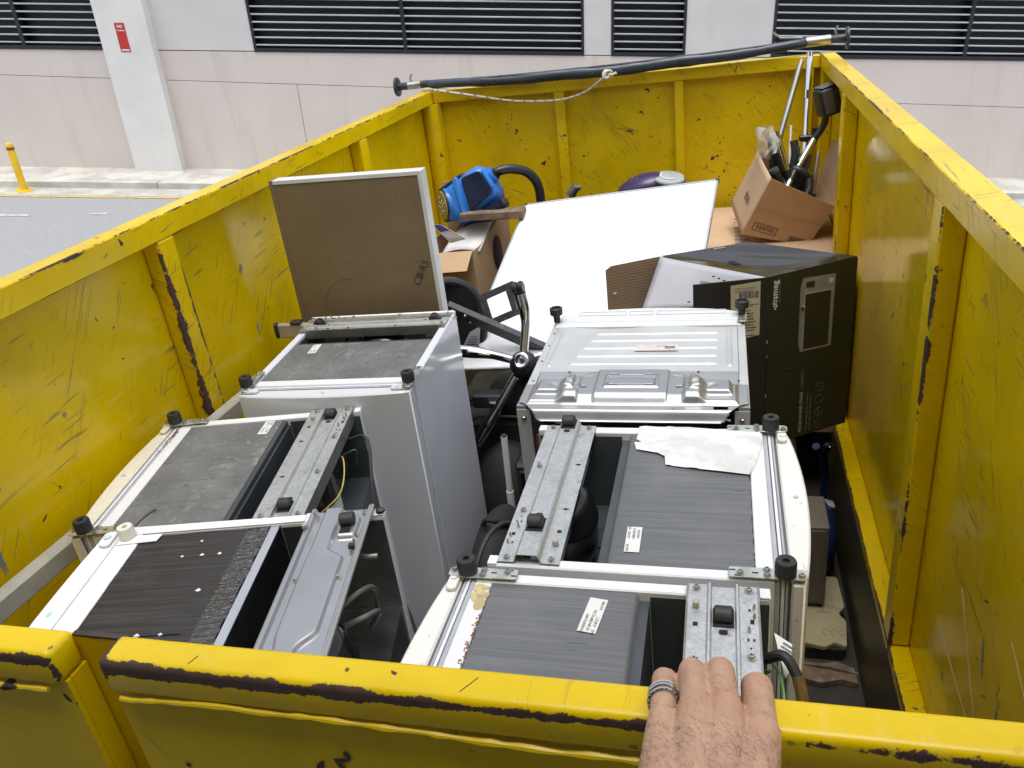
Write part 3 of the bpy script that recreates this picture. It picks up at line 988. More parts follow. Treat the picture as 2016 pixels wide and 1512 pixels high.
def fridge(label, loc, rot, h, w=0.58, dep=0.665, bow=0.028, door='door_white', panel='ribbed', mid_up=0.004, seed=0, screws=(), bracket='galv', rollers=(0.045, 0.09), side='enamel',
           name='fridge', bay_floor='bay', plates=True, feet=True, group='upturned fridges'):
    f = thing(name, label, 'fridge', loc, rot, group)
    u0, up, ub, uk0, uk1 = 0.085, 0.120, 0.418, 0.510, 0.643
    # cabinet shell: two sides, solid insulated core below the panel, floor of the compressor bay
    mb = MB()
    mb.box(u0, dep, 0, 0.028, -h, 0, 0.003)
    mb.box(u0, dep, w - 0.028, w, -h, 0, 0.003)
    cab = mb.build('cabinet', M[side], f)
    box(u0 + 0.001, ub + 0.02, 0.0285, w - 0.0285, -h, -0.024).build('core', M['step'], f)
    box(ub + 0.021, dep - 0.004, 0.0285, w - 0.0285, -h, -0.235).build('bay_floor', M[bay_floor], f)
    MB().box(u0, up, 0.0285, w - 0.0285, -0.05, -0.002, 0.002).build('front_strip', M['enamel'], f)
    for a, b in ((0.0287, 0.0297), (w - 0.0297, w - 0.0287)):
        box(ub + 0.022, dep - 0.003, a, b, -0.234, -0.012).build('bay_liner', M['bay'], f)
    # underside panel
    z0 = -0.005
    v0, v1 = 0.030, w - 0.030
    mb = MB()
    if panel == 'ribbed':
        n = 108
        pts, fs = [], []
        rr = random.Random(seed)
        for i in range(n + 1):
            v = v0 + (v1 - v0) * i / n
            dz = 0.0012 if i % 2 else 0.0
            dz += 0.0007 * math.sin(i * 0.61 + seed) * math.sin(i * 0.17)
            for k_, u in enumerate((up + 0.0005 + rr.uniform(-0.001, 0.003), up + 0.10, up + 0.2, ub - 0.008, ub, ub + 0.012, ub + 0.0145)):
                z = z0 + dz + (0.0, 0.0012 * math.sin(i * 0.3 + seed), 0.0006 * math.sin(i * 0.2), 0, -0.008, -0.16, -0.230)[k_]
                pts.append(Vector((u, v, z)))
        for i in range(n):
            for k_ in range(6):
                a = i * 7 + k_
                fs.append((a, a + 7, a + 8, a + 1))
        mb.poly(pts, fs)
        mb.build('underside_panel', M['grey_panel'], f, ang=60)
    elif panel == 'flat':
        mb.box(up + 0.0005, ub, v0, v1, z0 - 0.015, z0, 0.0015)
        for i in range(1, 5):
            v = v0 + (v1 - v0) * i / 5
        pn = mb.build('underside_panel', M['grey_worn'], f)
        mb = MB()
        for i in range(1, 5):
            v = v0 + (v1 - v0) * i / 5
            mb.box(up + 0.002, ub - 0.001, v - 0.0007, v + 0.0007, z0 - 0.001, z0 + 0.0004)
        mb.build('seam', M['gasket'], pn, smooth=False)
        MB().box(ub + 0.0005, ub + 0.014, v0, v1, -0.230, z0 - 0.002, 0.001).build('step_face', M['step'], f)
    # door: a bowed slab with a rounded rim
    n = 14
    out = []
    for i in range(n + 1):
        s = i / n
        out.append((bow * (1 - math.sin(math.pi * s) ** 0.75) + 0.001, -0.002 + (w + 0.004) * s))
    out = out + [(0.0545, w + 0.002), (0.0545, -0.002)]
    dr = MB().prism(out, 'z', -h, -0.004, 0.004).build('door', M[door], f)
    for vv in (0.035, w - 0.035):
        o = [(0.052, vv - 0.028), (0.022 + bow * 0.25, vv - 0.028), (0.022 + bow * 0.25, vv + 0.028), (0.052, vv + 0.028)]
        MB().prism(rounded(o, 0.010), 'z', -0.0035, 0.006, 0.002).build('hinge_boss', M[door], dr)
        MB().lathe([(0.007, 0), (0.007, 0.003), (0.003, 0.003)], 14, T((0.034 + bow * 0.2, vv + 0.006, 0.006))).build('hinge_pin', M[door], dr)
    MB().lathe([(0.006, 0), (0.006, 0.0012), (0.004, 0.0014)], 14, T((0.026, w * 0.5, -0.004))).build('plug', M['trim'], dr)
    box(0.0550, 0.0600, 0.004, w - 0.004, -h, -0.010).build('door_gasket', M['gasket'], f)
    for k_, (a, b, z) in enumerate(((0.0605, 0.0655, -0.005), (0.067, 0.0735, -0.003), (0.0755, 0.0845, -0.004))):
        box(a, b, 0.002, w - 0.002, -h, z, 0.001).build('door_trim', M['trim'] if k_ != 1 else M['enamel'], f)
    # cross bracket over the compressor bay
    B = 0.137
    s_ = (uk1 - uk0) / B
    prof = [(0, -0.020), (0, 0.0125), (0.004, 0.009), (0.0385, 0.009), (0.042, 0.0145), (0.046, 0.0145), (0.049, mid_up), (0.091, mid_up), (0.094, 0.0145), (0.098, 0.0145), (0.1005, 0.009), (0.133, 0.009), (0.137, 0.0125), (0.137, -0.028)]
    if mid_up > 0.02:
        prof = [(0, -0.012), (0, 0.006), (0.036, 0.006), (0.041, 0.009), (0.045, mid_up - 0.003), (0.049, mid_up), (0.090, mid_up), (0.094, mid_up - 0.003), (0.098, 0.009), (0.102, 0.006), (0.137, 0.006), (0.137, -0.012)]
    mb = MB()
    extr_profile(mb, [(uk0 + u * s_, z) for u, z in prof], 0.0016, 0.006, w - 0.006)
    br = mb.build('bracket', M[bracket], f, ang=25)
    uc = uk0 + 0.070 * s_
    for rv in (rollers[0], w - rollers[1]):
        bx = MB().box(uc - 0.019, uc + 0.019, rv - 0.024, rv + 0.024, mid_up + 0.0004, mid_up + 0.0012).build('roller_slot', M['dark'], br, smooth=False)
        inst(ROLL, 'roller', br, T((uc, rv, mid_up + 0.009)))
        q = rv + (0.036 if rv < w / 2 else -0.036)
        MB().prism(rounded([(uc - 0.008, q - 0.006), (uc + 0.008, q - 0.006), (uc + 0.008, q + 0.006), (uc - 0.008, q + 0.006)], 0.006), 'z', mid_up + 0.0004, mid_up + 0.0012).build('slot', M['dark'], br, smooth=False)
    zf = 0.0095 if mid_up <= 0.02 else 0.0062
    ul, ur = uk0 + 0.019 * s_, uk0 + 0.118 * s_
    for (uu, vv) in ((ul, 0.018), (ur, 0.018), (ul, w - 0.018), (ur, w - 0.018), (ur, w * 0.36), (ur, w * 0.68)):
        inst(SCREW, 'screw', br, T((uu, vv, zf)) @ RZ(random.uniform(0, 3)))
    for (uu, vv, a, b) in ((ul, w - 0.115, 0.009, 0.009), (ur, w - 0.070, 0.004, 0.005), (ur + 0.004, w - 0.10, 0.007, 0.010), (ur - 0.004, w - 0.145, 0.0035, 0.005), (ur + 0.006, w - 0.145, 0.0035, 0.005), (ur, w - 0.165, 0.003, 0.003),
                            (ul, w * 0.66, 0.014, 0.003), (ul, w * 0.66, 0.003, 0.009), (ul, w * 0.34, 0.014, 0.003), (ul, w * 0.34, 0.003, 0.009)):
        box(uu - a / 2, uu + a / 2, vv - b / 2, vv + b / 2, zf, zf + 0.0007).build('slot', M['dark'], br, smooth=False)
    for (uu, vv) in ((ur + 0.008, w - 0.066), (ur + 0.008, w - 0.090), (ur - 0.002, w - 0.125)):
        MB().lathe([(0.003, 0), (0.003, 0.006), (0.0008, 0.013)], 8, T((uu, vv, zf))).build('pin', M['screw'], br)
    box(ul - 0.006, ul + 0.006, w - 0.075, w - 0.063, zf, zf + 0.014, 0.002).build('clip', M['tan'], br)
    # compressor hanging in the open bay
    cp = MB()
    cu, cv = uk0 + 0.05, w * 0.46
    prof = [(0.02, -0.225), (0.060, -0.222), (0.078, -0.20), (0.084, -0.165), (0.084, -0.115), (0.087, -0.112), (0.087, -0.104), (0.083, -0.10), (0.080, -0.06), (0.060, -0.035), (0.02, -0.026)]
    cp.lathe(prof, 28, T((cu, cv, 0)) @ Matrix.Diagonal((0.95, 1.15, 1, 1)))
    cmp_ = cp.build('compressor', M['gloss_black'], f, ang=50)
    # sticker on the compressor
    mb = MB()
    pts = []
    for j in range(7):
        a = R(-38 + j * 9)
        for z in (-0.165, -0.115):
            pts.append(Vector((cu + 0.0815 * math.cos(a), cv + 0.099 * math.sin(a), z)))
    mb.poly(pts, [(2 * j, 2 * j + 2, 2 * j + 3, 2 * j + 1) for j in range(6)])
    st = mb.build('compressor_label', M['sticker'], cmp_)
    a = R(-26)
    MB().prism([(-0.012, -0.009), (0.012, -0.009), (0, 0.012)], 'z', 0.0, 0.0008, 0, T((cu + 0.0822 * math.cos(a), cv + 0.0997 * math.sin(a), -0.139)) @ RZ(a + R(4)) @ RY(R(90)) @ RZ(R(90))).build('warning_triangle', M['warn'], cmp_, smooth=False)
    # pipes, starter box and wires in the bay
    mb = MB()
    mb.tube(bezier([(cu + 0.05, cv + 0.10, -0.10), (cu + 0.075, cv + 0.14, -0.06), (cu + 0.06, cv + 0.19, -0.10), (cu + 0.04, cv + 0.22, -0.2)], 18), 0.004, 8).build('pipe', M['steel_dk'], f)
    mb = MB()
    mb.tube(bezier([(cu + 0.04, cv - 0.12, -0.12), (cu + 0.08, cv - 0.16, -0.09), (cu + 0.07, cv - 0.20, -0.14), (cu + 0.02, cv - 0.22, -0.2)], 18), 0.004, 8)
    mb.build('pipe', M['steel_dk'], f)
    box(cu - 0.02, cu + 0.055, cv - 0.175, cv - 0.110, -0.19, -0.08, 0.006).build('starter_box', M['rubber'], f)
    MB().tube(bezier([(cu + 0.03, cv + 0.15, -0.07), (cu + 0.085, cv + 0.10, -0.05), (cu + 0.09, cv + 0.0, -0.10), (cu + 0.05, cv - 0.14, -0.09)], 20), 0.0022, 6).build('wire', M['wire_y'], f)
    MB().tube(bezier([(cu + 0.04, cv + 0.19, -0.10), (cu + 0.10, cv + 0.18, -0.07), (cu + 0.07, cv + 0.24, -0.16)], 14), 0.0022, 6).build('wire', M['wire_g'], f)
    # end flanges by the bracket
    for vv in (0.014, w - 0.014):
        box(uk1 + 0.001, dep - 0.001, vv - 0.0135, vv + 0.0135, -0.004, 0.0035, 0.001).build('end_flange', M['enamel'], f)
    # hinge plates with adjustable feet
    if plates:
        for sgn, vv in ((1, w - 0.012), (-1, 0.012)):
            o = [(0.026, vv - 0.013), (0.034, vv - 0.017), (0.172, vv - 0.016), (0.172, vv + 0.014), (0.030, vv + 0.014), (0.026, vv + 0.008)]
            MB().prism(rounded(o, 0.005), 'z', 0.0066, 0.0094, 0.0006).build('hinge_plate', M['zinc'], f)
            if feet:
                inst(FOOT, 'foot', f, T((0.066, vv, 0.0095)))
            for (uu, dv) in ((0.100, 0.006), (0.100, -0.009), (0.150, 0.003), (0.036, 0.004)):
                inst(SCREW, 'screw', f, T((uu, vv + dv, 0.0094)) @ RZ(uu * 40))
            for (uu, dv) in ((0.122, 0.0), (0.155, 0.010), (0.165, -0.006)):
                box(uu - 0.006, uu + 0.006, vv + dv - 0.0016, vv + dv + 0.0016, 0.0094, 0.0099).build('slot', M['dark'], f, smooth=False)
    return f


ZA = CAMZ - 1.08
# A: nearest, on the right, hinge side to the left
fa = fridge('nearest white fridge upside down behind the hand, ribbed grey base with rusty edge', (-0.575, 0.665, ZA), 0, ZA - 0.001, w=0.582, door='door_white', seed=1)
sticker(fa, 0.338, 0.482, -0.0025, 0.092, 0.036, R(-98), [('B6U54', -0.040, 0.011), ('LZ382Y  2W', 0.004, 0.011), ('168B.NE.E3', 0.002, 0.001), ('10073300KHZ', -0.002, -0.010), ('0212', -0.014, 0.002)], 0.0085)
# rust and foam along the front strip
rr = random.Random(4)
mb = MB()
for i in range(120):
    v = rr.uniform(0.22, 0.46)
    mb.ball((0.1195 + rr.uniform(-0.004, 0.004) - 0.004 * math.sin(v * 70) ** 2, v, -0.003), rr.uniform(0.001, 0.0036), rr.uniform(0.0012, 0.0042), 0.0016, 6, 4)
o = mb.build('rust_crust', M['rustw'], fa)
o['kind'] = 'stuff'
mb = MB()
for i in range(14):
    mb.ball((0.105 + rr.uniform(-0.012, 0.016), 0.522 + rr.uniform(-0.022, 0.018), -0.002), rr.uniform(0.006, 0.013), rr.uniform(0.006, 0.012), 0.004, 9, 5)
mb.ball((0.110, 0.49, -0.002), 0.012, 0.02, 0.003, 10, 5)
mb.build('foam_spill', M['foam'], fa)
# B: behind it, hinge side to the right, foil tape on its base
fb = fridge('white fridge upside down with silver foil tape stuck over its ribbed grey base', (0.185, 1.853, ZA), math.pi, ZA - 0.001, w=0.582, door='door_white', seed=5, mid_up=0.026, rollers=(0.032, 0.11))
sticker(fb, 0.368, 0.470, -0.0025, 0.086, 0.032, R(-98 + 8), [('B6U54', -0.040, 0.010), ('LZ382Y  2W', 0.002, 0.010), ('168B.NE.E3', 0.000, 0.000), ('10073301', 0.002, -0.010)], 0.008)
def foil_z(u, v):
    z = -0.0015
    for a, b, c_, s_ in ((1.0, 0.2, 0.155, 1.0), (0.3, 1.0, 0.115, 1.0), (0.9, -0.5, 0.13, 0.7), (0.6, 0.8, 0.30, 0.9), (-0.2, 1.0, 0.015, 0.8), (1.0, 0.05, 0.325, 0.8), (0.7, 1.0, 0.23, 0.6)):
        d = abs(a * u + b * v - c_ + 0.006 * math.sin(31 * (u - v) + c_ * 50))
        z += 0.0022 * s_ * max(0.0, 1 - d / 0.007)
    return z + 0.0012 * math.sin(u * 37 + v * 51) * math.sin(v * 29)
fo = [(0.395, 0.008), (0.399, 0.060), (0.385, 0.072), (0.402, 0.080), (0.395, 0.11), (0.34, 0.125), (0.322, 0.14), (0.318, 0.178), (0.25, 0.192), (0.165, 0.205), (0.122, 0.212), (0.108, 0.17), (0.098, 0.12), (0.087, 0.06), (0.088, 0.03), (0.14, 0.012), (0.2, 0.016), (0.27, 0.006)]
def inside(p, poly):
    x, y = p
    c_ = False
    j = len(poly) - 1
    for i in range(len(poly)):
        xi, yi = poly[i]
        xj, yj = poly[j]
        if (yi > y) != (yj > y) and x < (xj - xi) * (y - yi) / (yj - yi) + xi:
            c_ = not c_
        j = i
    return c_
bmf = bmesh.new()
vv_ = [bmf.verts.new((u, v, 0)) for u, v in fo]
bmf.faces.new(vv_)
bmesh.ops.triangulate(bmf, faces=bmf.faces[:])
bmesh.ops.subdivide_edges(bmf, edges=bmf.edges[:], cuts=14, use_grid_fill=True)
for v_ in bmf.verts:
    v_.co.z = foil_z(v_.co.x, v_.co.y) + 0.0028 + (0.006 if v_.co.y < 0.03 else 0)
MB().add(bmf).build('foil_tape', M['foil'], fb, ang=180)
# big plain end of the bay with a pressed disc
MB().lathe([(0.05, 0), (0.05, 0.004), (0.03, 0.006), (0.028, 0.003)], 24, T((0.475, 0.17, -0.234))).build('pressed_disc', M['bay'], fb)

# D: left, second row
ZD = CAMZ - 1.12
fd = fridge('worn cream-doored fridge upside down in the left row, scuffed flat grey base and rust stain', (-1.632, 1.318, ZD), R(10.8), ZD - 0.001, w=0.585, door='door_cream', panel='flat', seed=3, rollers=(0.062, 0.045))
sticker(fd, 0.378, 0.515, -0.0045, 0.080, 0.030, R(-92), [('BR38', -0.034, 0.008), ('LY 440', 0.004, 0.008), ('9071K', -0.034, -0.003), ('RS 3820', 0.0, -0.006)], 0.009)
mb = MB()
for i in range(30):
    k_ = rr.random()
    mb.ball((0.078 + rr.uniform(-0.004, 0.012), 0.555 - k_ * 0.16, -0.002), rr.uniform(0.002, 0.006) * (1.2 - k_), rr.uniform(0.003, 0.009) * (1.2 - k_), 0.0012, 7, 4)
o = mb.build('rust_stain', M['rustw'], fd)
o['kind'] = 'stuff'
# a tar-like smear and pen mark on the panel and step
MB().ball((0.205, 0.10, -0.0045), 0.008, 0.009, 0.002, 10, 5).build('tar_spot', M['ink'], fd)
MB().tube(bezier([(0.203, 0.10, -0.004), (0.19, 0.07, -0.004), (0.185, 0.035, -0.004)], 8), [0.003] * 4 + [0.002] * 4 + [0.001], 6).build('tar_smear', M['ink'], fd)

# C: the tall white one facing the door end
ZC = CAMZ - 1.07
fc = fridge('tall white fridge upside down with its blank door facing the bin door', (-0.930, 2.022, ZC), R(93.8), ZC - 0.001, w=0.575, door='door_plain', panel='flat', seed=8, side='enamel_side', rollers=(0.06, 0.06), bow=0.02, feet=True)
sticker(fc, 0.375, 0.455, -0.0045, 0.075, 0.030, R(3), [('BR42', -0.03, 0.007), ('LY 510', 0.006, 0.007), ('9043K', -0.03, -0.006)], 0.009)
# ------------------------------------------------------------------ E: left front fridge with the pressed steel bracket
def smooth01(x, a, b):
    k = min(1.0, max(0.0, (x - a) / (b - a)))
    return k * k * (3 - 2 * k)


M['black_wrap'] = None
t = NT('black_wrap')
v = t.obj()
fib = t.noise(t.map(v, scale=(3, 160, 10)), 1.0, 4, 0.6)
c = t.mix(t.step(fib, 0.35, 0.7), (0.013, 0.012, 0.012), (0.040, 0.036, 0.034))
c = t.mix(t.math('MULTIPLY', t.step(t.noise(v, 8, 6, 0.7), 0.5, 0.75), 0.5), c, (0.055, 0.052, 0.05))
t.bump(fib, 0.4, 0.0015)
M['black_wrap'] = t.out(c, 0.5)
t = NT('shiny_black_film')
v = t.obj()
t.bump(t.math('ADD', t.noise(t.map(v, scale=(12, 130, 12)), 1.0, 4, 0.6, 0.8), t.math('MULTIPLY', t.noise(v, 30, 4, 0.6), 0.6)), 1.0, 0.006)
M['black_film'] = t.out((0.012, 0.012, 0.012), 0.12, 0.0, IOR=2.0)
M['foil_strip'] = simple('foil_strip', (0.66, 0.66, 0.64), 0.25, 0.85, var=0.08, bump=0.2, bscale=30)

ZE = CAMZ - 1.05
hE, wE, dE = ZE - 0.001, 0.58, 0.692
fe = thing('fridge', 'bright white fridge upside down at near left with shiny black film base', 'fridge', (-1.316, 0.696, ZE), R(11.5), 'upturned fridges')
mb = MB()
mb.box(0.060, dE, 0, 0.026, -hE, 0.004, 0.003)
mb.box(0.060, dE, wE - 0.026, wE, -hE, 0.004, 0.003)
mb.build('cabinet', M['enamel'], fe)
box(0.061, 0.4465, 0.0265, wE - 0.0265, -hE, -0.020).build('core', M['step'], fe)
box(0.447, dE - 0.004, 0.0265, wE - 0.0265, -hE, -0.26).build('bay_floor', M['bay_shiny'], fe)
MB().box(0.060, 0.115, 0.0265, wE - 0.0265, -0.05, 0.0005, 0.002).build('front_strip', M['door_bright'], fe)
out = [(0.012 * (1 - math.sin(math.pi * i / 10) ** 0.8), -0.002 + (wE + 0.004) * i / 10) for i in range(11)] + [(0.0545, wE + 0.002), (0.0545, -0.002)]
de = MB().prism(out, 'z', -hE, 0.0, 0.004).build('door', M['door_bright'], fe)
MB().prism(rounded([(0.050, wE - 0.066), (0.020, wE - 0.060), (0.020, wE - 0.012), (0.050, wE - 0.008)], 0.012), 'z', 0.0005, 0.009, 0.002).build('hinge_boss', M['door_bright'], de)
MB().lathe([(0.009, 0), (0.009, 0.003), (0.005, 0.004)], 14, T((0.035, wE - 0.034, 0.009))).build('hinge_pin', simple('pale_blue_pin', (0.45, 0.60, 0.68), 0.5), de)
MB().ball((0.028, 0.30, 0.0002), 0.005, 0.009, 0.0006, 12, 5).build('blue_mark', simple('pale_blue_mark', (0.35, 0.58, 0.75), 0.6), de)
box(0.0548, 0.0596, 0.003, wE - 0.003, -hE, -0.003).build('door_gasket', M['trim'], fe)
mb = MB()
def fz(a, b):
    u, v_ = 0.1155 + a * (0.370 - 0.1155), 0.028 + b * (wE - 0.056)
    return Vector((u, v_, -0.001 + 0.0009 * math.sin(u * 40 + v_ * 17) * math.sin(v_ * 60) + 0.0003 * math.sin(v_ * 230 + u * 9)))
mb.sheet(24, 90, fz)
mb.build('underside_panel', M['black_wrap'], fe, ang=180)
mb = MB()
rr = random.Random(8)
jag = [rr.uniform(-0.004, 0.004) + 0.004 * math.sin(_ * 0.21) for _ in range(141)]
def fs_(a, b):
    v_ = 0.028 + b * (wE - 0.056)
    j = jag[int(b * 140)]
    u = 0.3705 + a * (0.425 + j * 0.5 - 0.3705)
    return Vector((u, v_, -0.0005 + 0.0022 * abs(math.sin(b * 190 + 5 * math.sin(u * 60) + 3 * math.sin(b * 31))) * (0.35 + a)))
mb.sheet(8, 140, fs_)
mb.build('wrinkled_film', M['black_film'], fe, ang=60)
mb = MB()
for (a, b) in ((0.62, 0.93), (0.86, 0.83), (0.7, 0.83), (0.52, 0.83), (0.55, 0.36), (0.4, 0.36), (0.74, 0.36), (0.2, 0.36), (0.66, 0.14), (0.3, 0.14), (0.45, 0.14), (0.85, 0.6)):
    p = fz(a, b)
    k = rr.uniform(0.004, 0.008)
    o = MB().poly([p + Vector((-k, 0, 0.0012)), p + Vector((k * 0.3, -k * 0.5, 0.0014)), p + Vector((k, k * 0.2, 0.0012)), p + Vector((0, k * 0.9, 0.003))], [(0, 1, 2, 3)]).build('torn_spot', M['sticker'], fe, smooth=False)
MB().tube([fz(0.2, 0.36) + Vector((0, 0, 0.001)), fz(0.5, 0.36) + Vector((0, 0, 0.001)), fz(0.9, 0.36) + Vector((0, 0, 0.001))], 0.0011, 5).build('seam', M['gloss_black'], fe)
MB().box(0.426, 0.4463, 0.027, wE - 0.027, -0.02, 0.0015, 0.001).build('foil_strip', M['foil_strip'], fe)
box(0.4466, 0.4475, 0.027, wE - 0.027, -0.255, -0.001).build('step_face', M['gloss_black'], fe)
for a, b in ((0.0267, 0.0277), (wE - 0.0277, wE - 0.0267)):
    box(0.449, dE - 0.003, a, b, -0.259, -0.006).build('bay_liner', M['bay_shiny'], fe)
# strip along the far edge
MB().box(0.115, 0.505, wE - 0.0255, wE - 0.001, 0.0045, 0.007, 0.001).build('edge_strip', M['door_bright'], fe)
MB().prism([(0.064, wE - 0.058), (0.160, wE - 0.053), (0.165, wE - 0.027), (0.064, wE - 0.027)], 'z', 0.001, 0.0035, 0.0005).build('hinge_plate', M['door_bright'], fe)
kn = knob_mb(0.0185, 0.030).build('foot', [simple('white_plastic_knob', (0.68, 0.66, 0.58), 0.5), M['tan']], fe)
kn.location = (0.082, wE - 0.030, 0.0036)
# pressed bracket as a formed sheet
def bz(u, v_):
    z = 0.010
    z += 0.012 * (smooth01(u, 0.519, 0.523) - smooth01(u, 0.531, 0.536))
    z += 0.012 * smooth01(u, 0.651, 0.657)
    # long bone shaped swage: neck, wide body, neck
    k1 = smooth01(v_, 0.395, 0.435)
    k2 = smooth01(v_, 0.185, 0.135)
    hw = 0.040 - 0.020 * k1 - 0.019 * k2
    uc = 0.592 - 0.018 * k1 - 0.012 * k2
    d = hw - abs(u - uc)
    z += 0.011 * smooth01(d, -0.004, 0.004)
    # roller dish
    du, dv = max(0, abs(u - 0.622) - 0.014), max(0, abs(v_ - 0.505) - 0.030)
    dd = math.hypot(du, dv)
    z += 0.012 * (1 - smooth01(dd, 0.004, 0.010)) * smooth01(v_, 0.43, 0.45)
    return z
mb = MB()
mb.sheet(74, 150, lambda a, b: Vector((0.517 + a * 0.148, 0.006 + b * (wE - 0.008), bz(0.517 + a * 0.148, 0.006 + b * (wE - 0.008)))))
bre = mb.build('bracket', M['galv_clean'], fe, ang=180)
sol = bre.modifiers.new('thickness', 'SOLIDIFY')
sol.thickness = 0.0015
sol.offset = -1
MB().box(0.5155, 0.5168, 0.006, wE - 0.004, -0.03, 0.010).build('flange', M['galv_clean'], bre)
MB().tube([(0.6645, 0.006, 0.019), (0.6645, wE - 0.003, 0.019)], 0.0048, 10).build('rolled_edge', M['galv_clean'], bre)
box(0.608, 0.632, 0.476, 0.530, bz(0.622, 0.505) + 0.0003, bz(0.622, 0.505) + 0.0012).build('roller_slot', M['dark'], bre, smooth=False)
inst(ROLL, 'roller', bre, T((0.621, 0.512, bz(0.622, 0.505) + 0.010)) @ RZ(R(8)))
for (uu, vv, pr) in ((0.545, 0.34, BOLT), (0.636, 0.34, BOLT), (0.540, 0.075, BOLT), (0.612, 0.075, SCREW), (0.533, wE - 0.02, SCREW), (0.648, wE - 0.02, SCREW)):
    inst(pr, 'screw', bre, T((uu, vv, bz(uu, vv) + 0.0002)))
for (uu, vv) in ((0.645, 0.475), (0.644, 0.455), (0.646, 0.415)):
    MB().lathe([(0.004, 0), (0.004, 0.006), (0.0015, 0.011)], 8, T((uu, vv, bz(uu, vv)))).build('pin', M['screw'], bre)
box(0.638, 0.650, 0.428, 0.440, 0.0105, 0.022, 0.001).build('clip', M['rubber'], bre)
box(0.519, 0.531, 0.498, 0.510, 0.022, 0.034, 0.002).build('clip', M['tan'], bre)
box(0.667, dE - 0.001, 0.0, 0.024, 0.0045, 0.008, 0.001).build('end_flange', M['enamel'], fe)
box(0.667, dE - 0.001, wE - 0.026, wE - 0.001, 0.0045, 0.008, 0.001).build('end_flange', M['enamel'], fe)
MB().ball((0.684, wE - 0.018, 0.014), 0.012, 0.009, 0.007, 10, 6).build('rubber_bumper', M['rubber'], fe)
# works in the bay
cu, cv = 0.60, 0.20
cpe = MB().lathe([(0.02, -0.24), (0.060, -0.237), (0.082, -0.21), (0.088, -0.165), (0.088, -0.112), (0.091, -0.108), (0.091, -0.10), (0.086, -0.095), (0.080, -0.055), (0.060, -0.030), (0.02, -0.022)], 28, T((cu, cv, 0)) @ Matrix.Diagonal((0.92, 1.15, 1, 1))).build('compressor', M['gloss_black'], fe, ang=50)
mb = MB()
pts = []
for j in range(6):
    a = R(-28 + j * 9)
    for z in (-0.165, -0.105):
        pts.append(Vector((cu + 0.0825 * math.cos(a), cv + 0.1035 * math.sin(a), z)))
mb.poly(pts, [(2 * j, 2 * j + 2, 2 * j + 3, 2 * j + 1) for j in range(5)])
ste = mb.build('compressor_label', M['sticker'], cpe)
MB().prism([(-0.011, -0.009), (0.011, -0.009), (0, 0.012)], 'z', 0.0, 0.0008, 0, T((cu + 0.0832, cv - 0.012, -0.135)) @ RZ(R(-5)) @ RY(R(90)) @ RZ(R(90))).build('warning_triangle', M['warn'], cpe, smooth=False)
M['pipe_grey'] = simple('grey_pipe', (0.20, 0.20, 0.20), 0.35, 0.5)
for pth in ([(0.60, 0.30, -0.07), (0.655, 0.36, -0.055), (0.672, 0.43, -0.10), (0.66, 0.46, -0.2)],
            [(0.62, 0.31, -0.10), (0.675, 0.33, -0.09), (0.680, 0.40, -0.14), (0.64, 0.44, -0.22)],
            [(0.64, 0.10, -0.15), (0.672, 0.08, -0.15), (0.688, 0.085, -0.15)],
            [(0.640, 0.47, -0.04), (0.660, 0.465, -0.04), (0.684, 0.468, -0.042)]):
    MB().tube(bezier(pth, 16), 0.0065, 9).build('pipe', M['pipe_grey'], fe)

# ------------------------------------------------------------------ F: appliance with the ribbed steel base
ZF = CAMZ - 1.09
hF, wF, dF = ZF - 0.001, 0.652, 0.725
ff = thing('fridge', 'broad appliance upside down with a ribbed pale steel base and stamped cross bracket', 'fridge', (-0.578, 2.705, ZF), R(-90), 'upturned fridges')
M['silver_paint'] = simple('pale_silver_steel', (0.50, 0.515, 0.515), 0.42, 0.3, var=0.05, scale=6, dirt=(0.42, 0.43, 0.42), dirt_amt=0.4, speck=0.2)
M['pale_plastic'] = simple('pale_grey_plastic', (0.58, 0.60, 0.60), 0.4, var=0.03)
mb = MB()
mb.box(0.09, dF, 0, 0.026, -hF, 0, 0.002)
mb.box(0.09, dF, wF - 0.026, wF, -hF, 0, 0.002)
mb.build('cabinet', M['silver_paint'], ff)
box(0.09, 0.52, 0.0265, wF - 0.0265, -hF, -0.012).build('core', M['step'], ff)
box(0.5205, 0.60, 0.0265, wF - 0.0265, -hF, -0.20).build('bay_floor', M['step'], ff)
# bowed door edge with moulded pockets
out = [(0.055 - 0.048 * math.sin(math.pi * i / 14) ** 0.6 - (0.0), 0.02 + (wF - 0.04) * i / 14) for i in range(15)] + [(0.120, wF - 0.012), (0.120, 0.012)]
dfd = MB().prism(out, 'z', -hF, 0.012, 0.004).build('door', M['pale_plastic'], ff)
mb = MB()
for a, b in ((0.085, 0.250), (0.262, 0.345), (0.357, 0.590)):
    for (u0_, u1_, v0_, v1_) in ((0.040, 0.0425, a, b), (0.072, 0.0745, a, b), (0.040, 0.0745, a, a + 0.0025), (0.040, 0.0745, b - 0.0025, b)):
        mb.box(u0_, u1_, v0_, v1_, 0.0115, 0.0148, 0.0008)
o = mb.build('moulded_ribs', M['pale_plastic'], dfd)
o['kind'] = 'stuff'
MB().prism([(0.1205, 0.0), (0.155, 0.0), (0.155, 0.007), (0.1205, 0.004)][:0] or [(0.1205, -0.02), (0.156, -0.02), (0.156, 0.004), (0.1205, 0.008)], 'y', 0.012, wF - 0.012, 0.001).build('front_strip', M['pale_plastic'], ff)
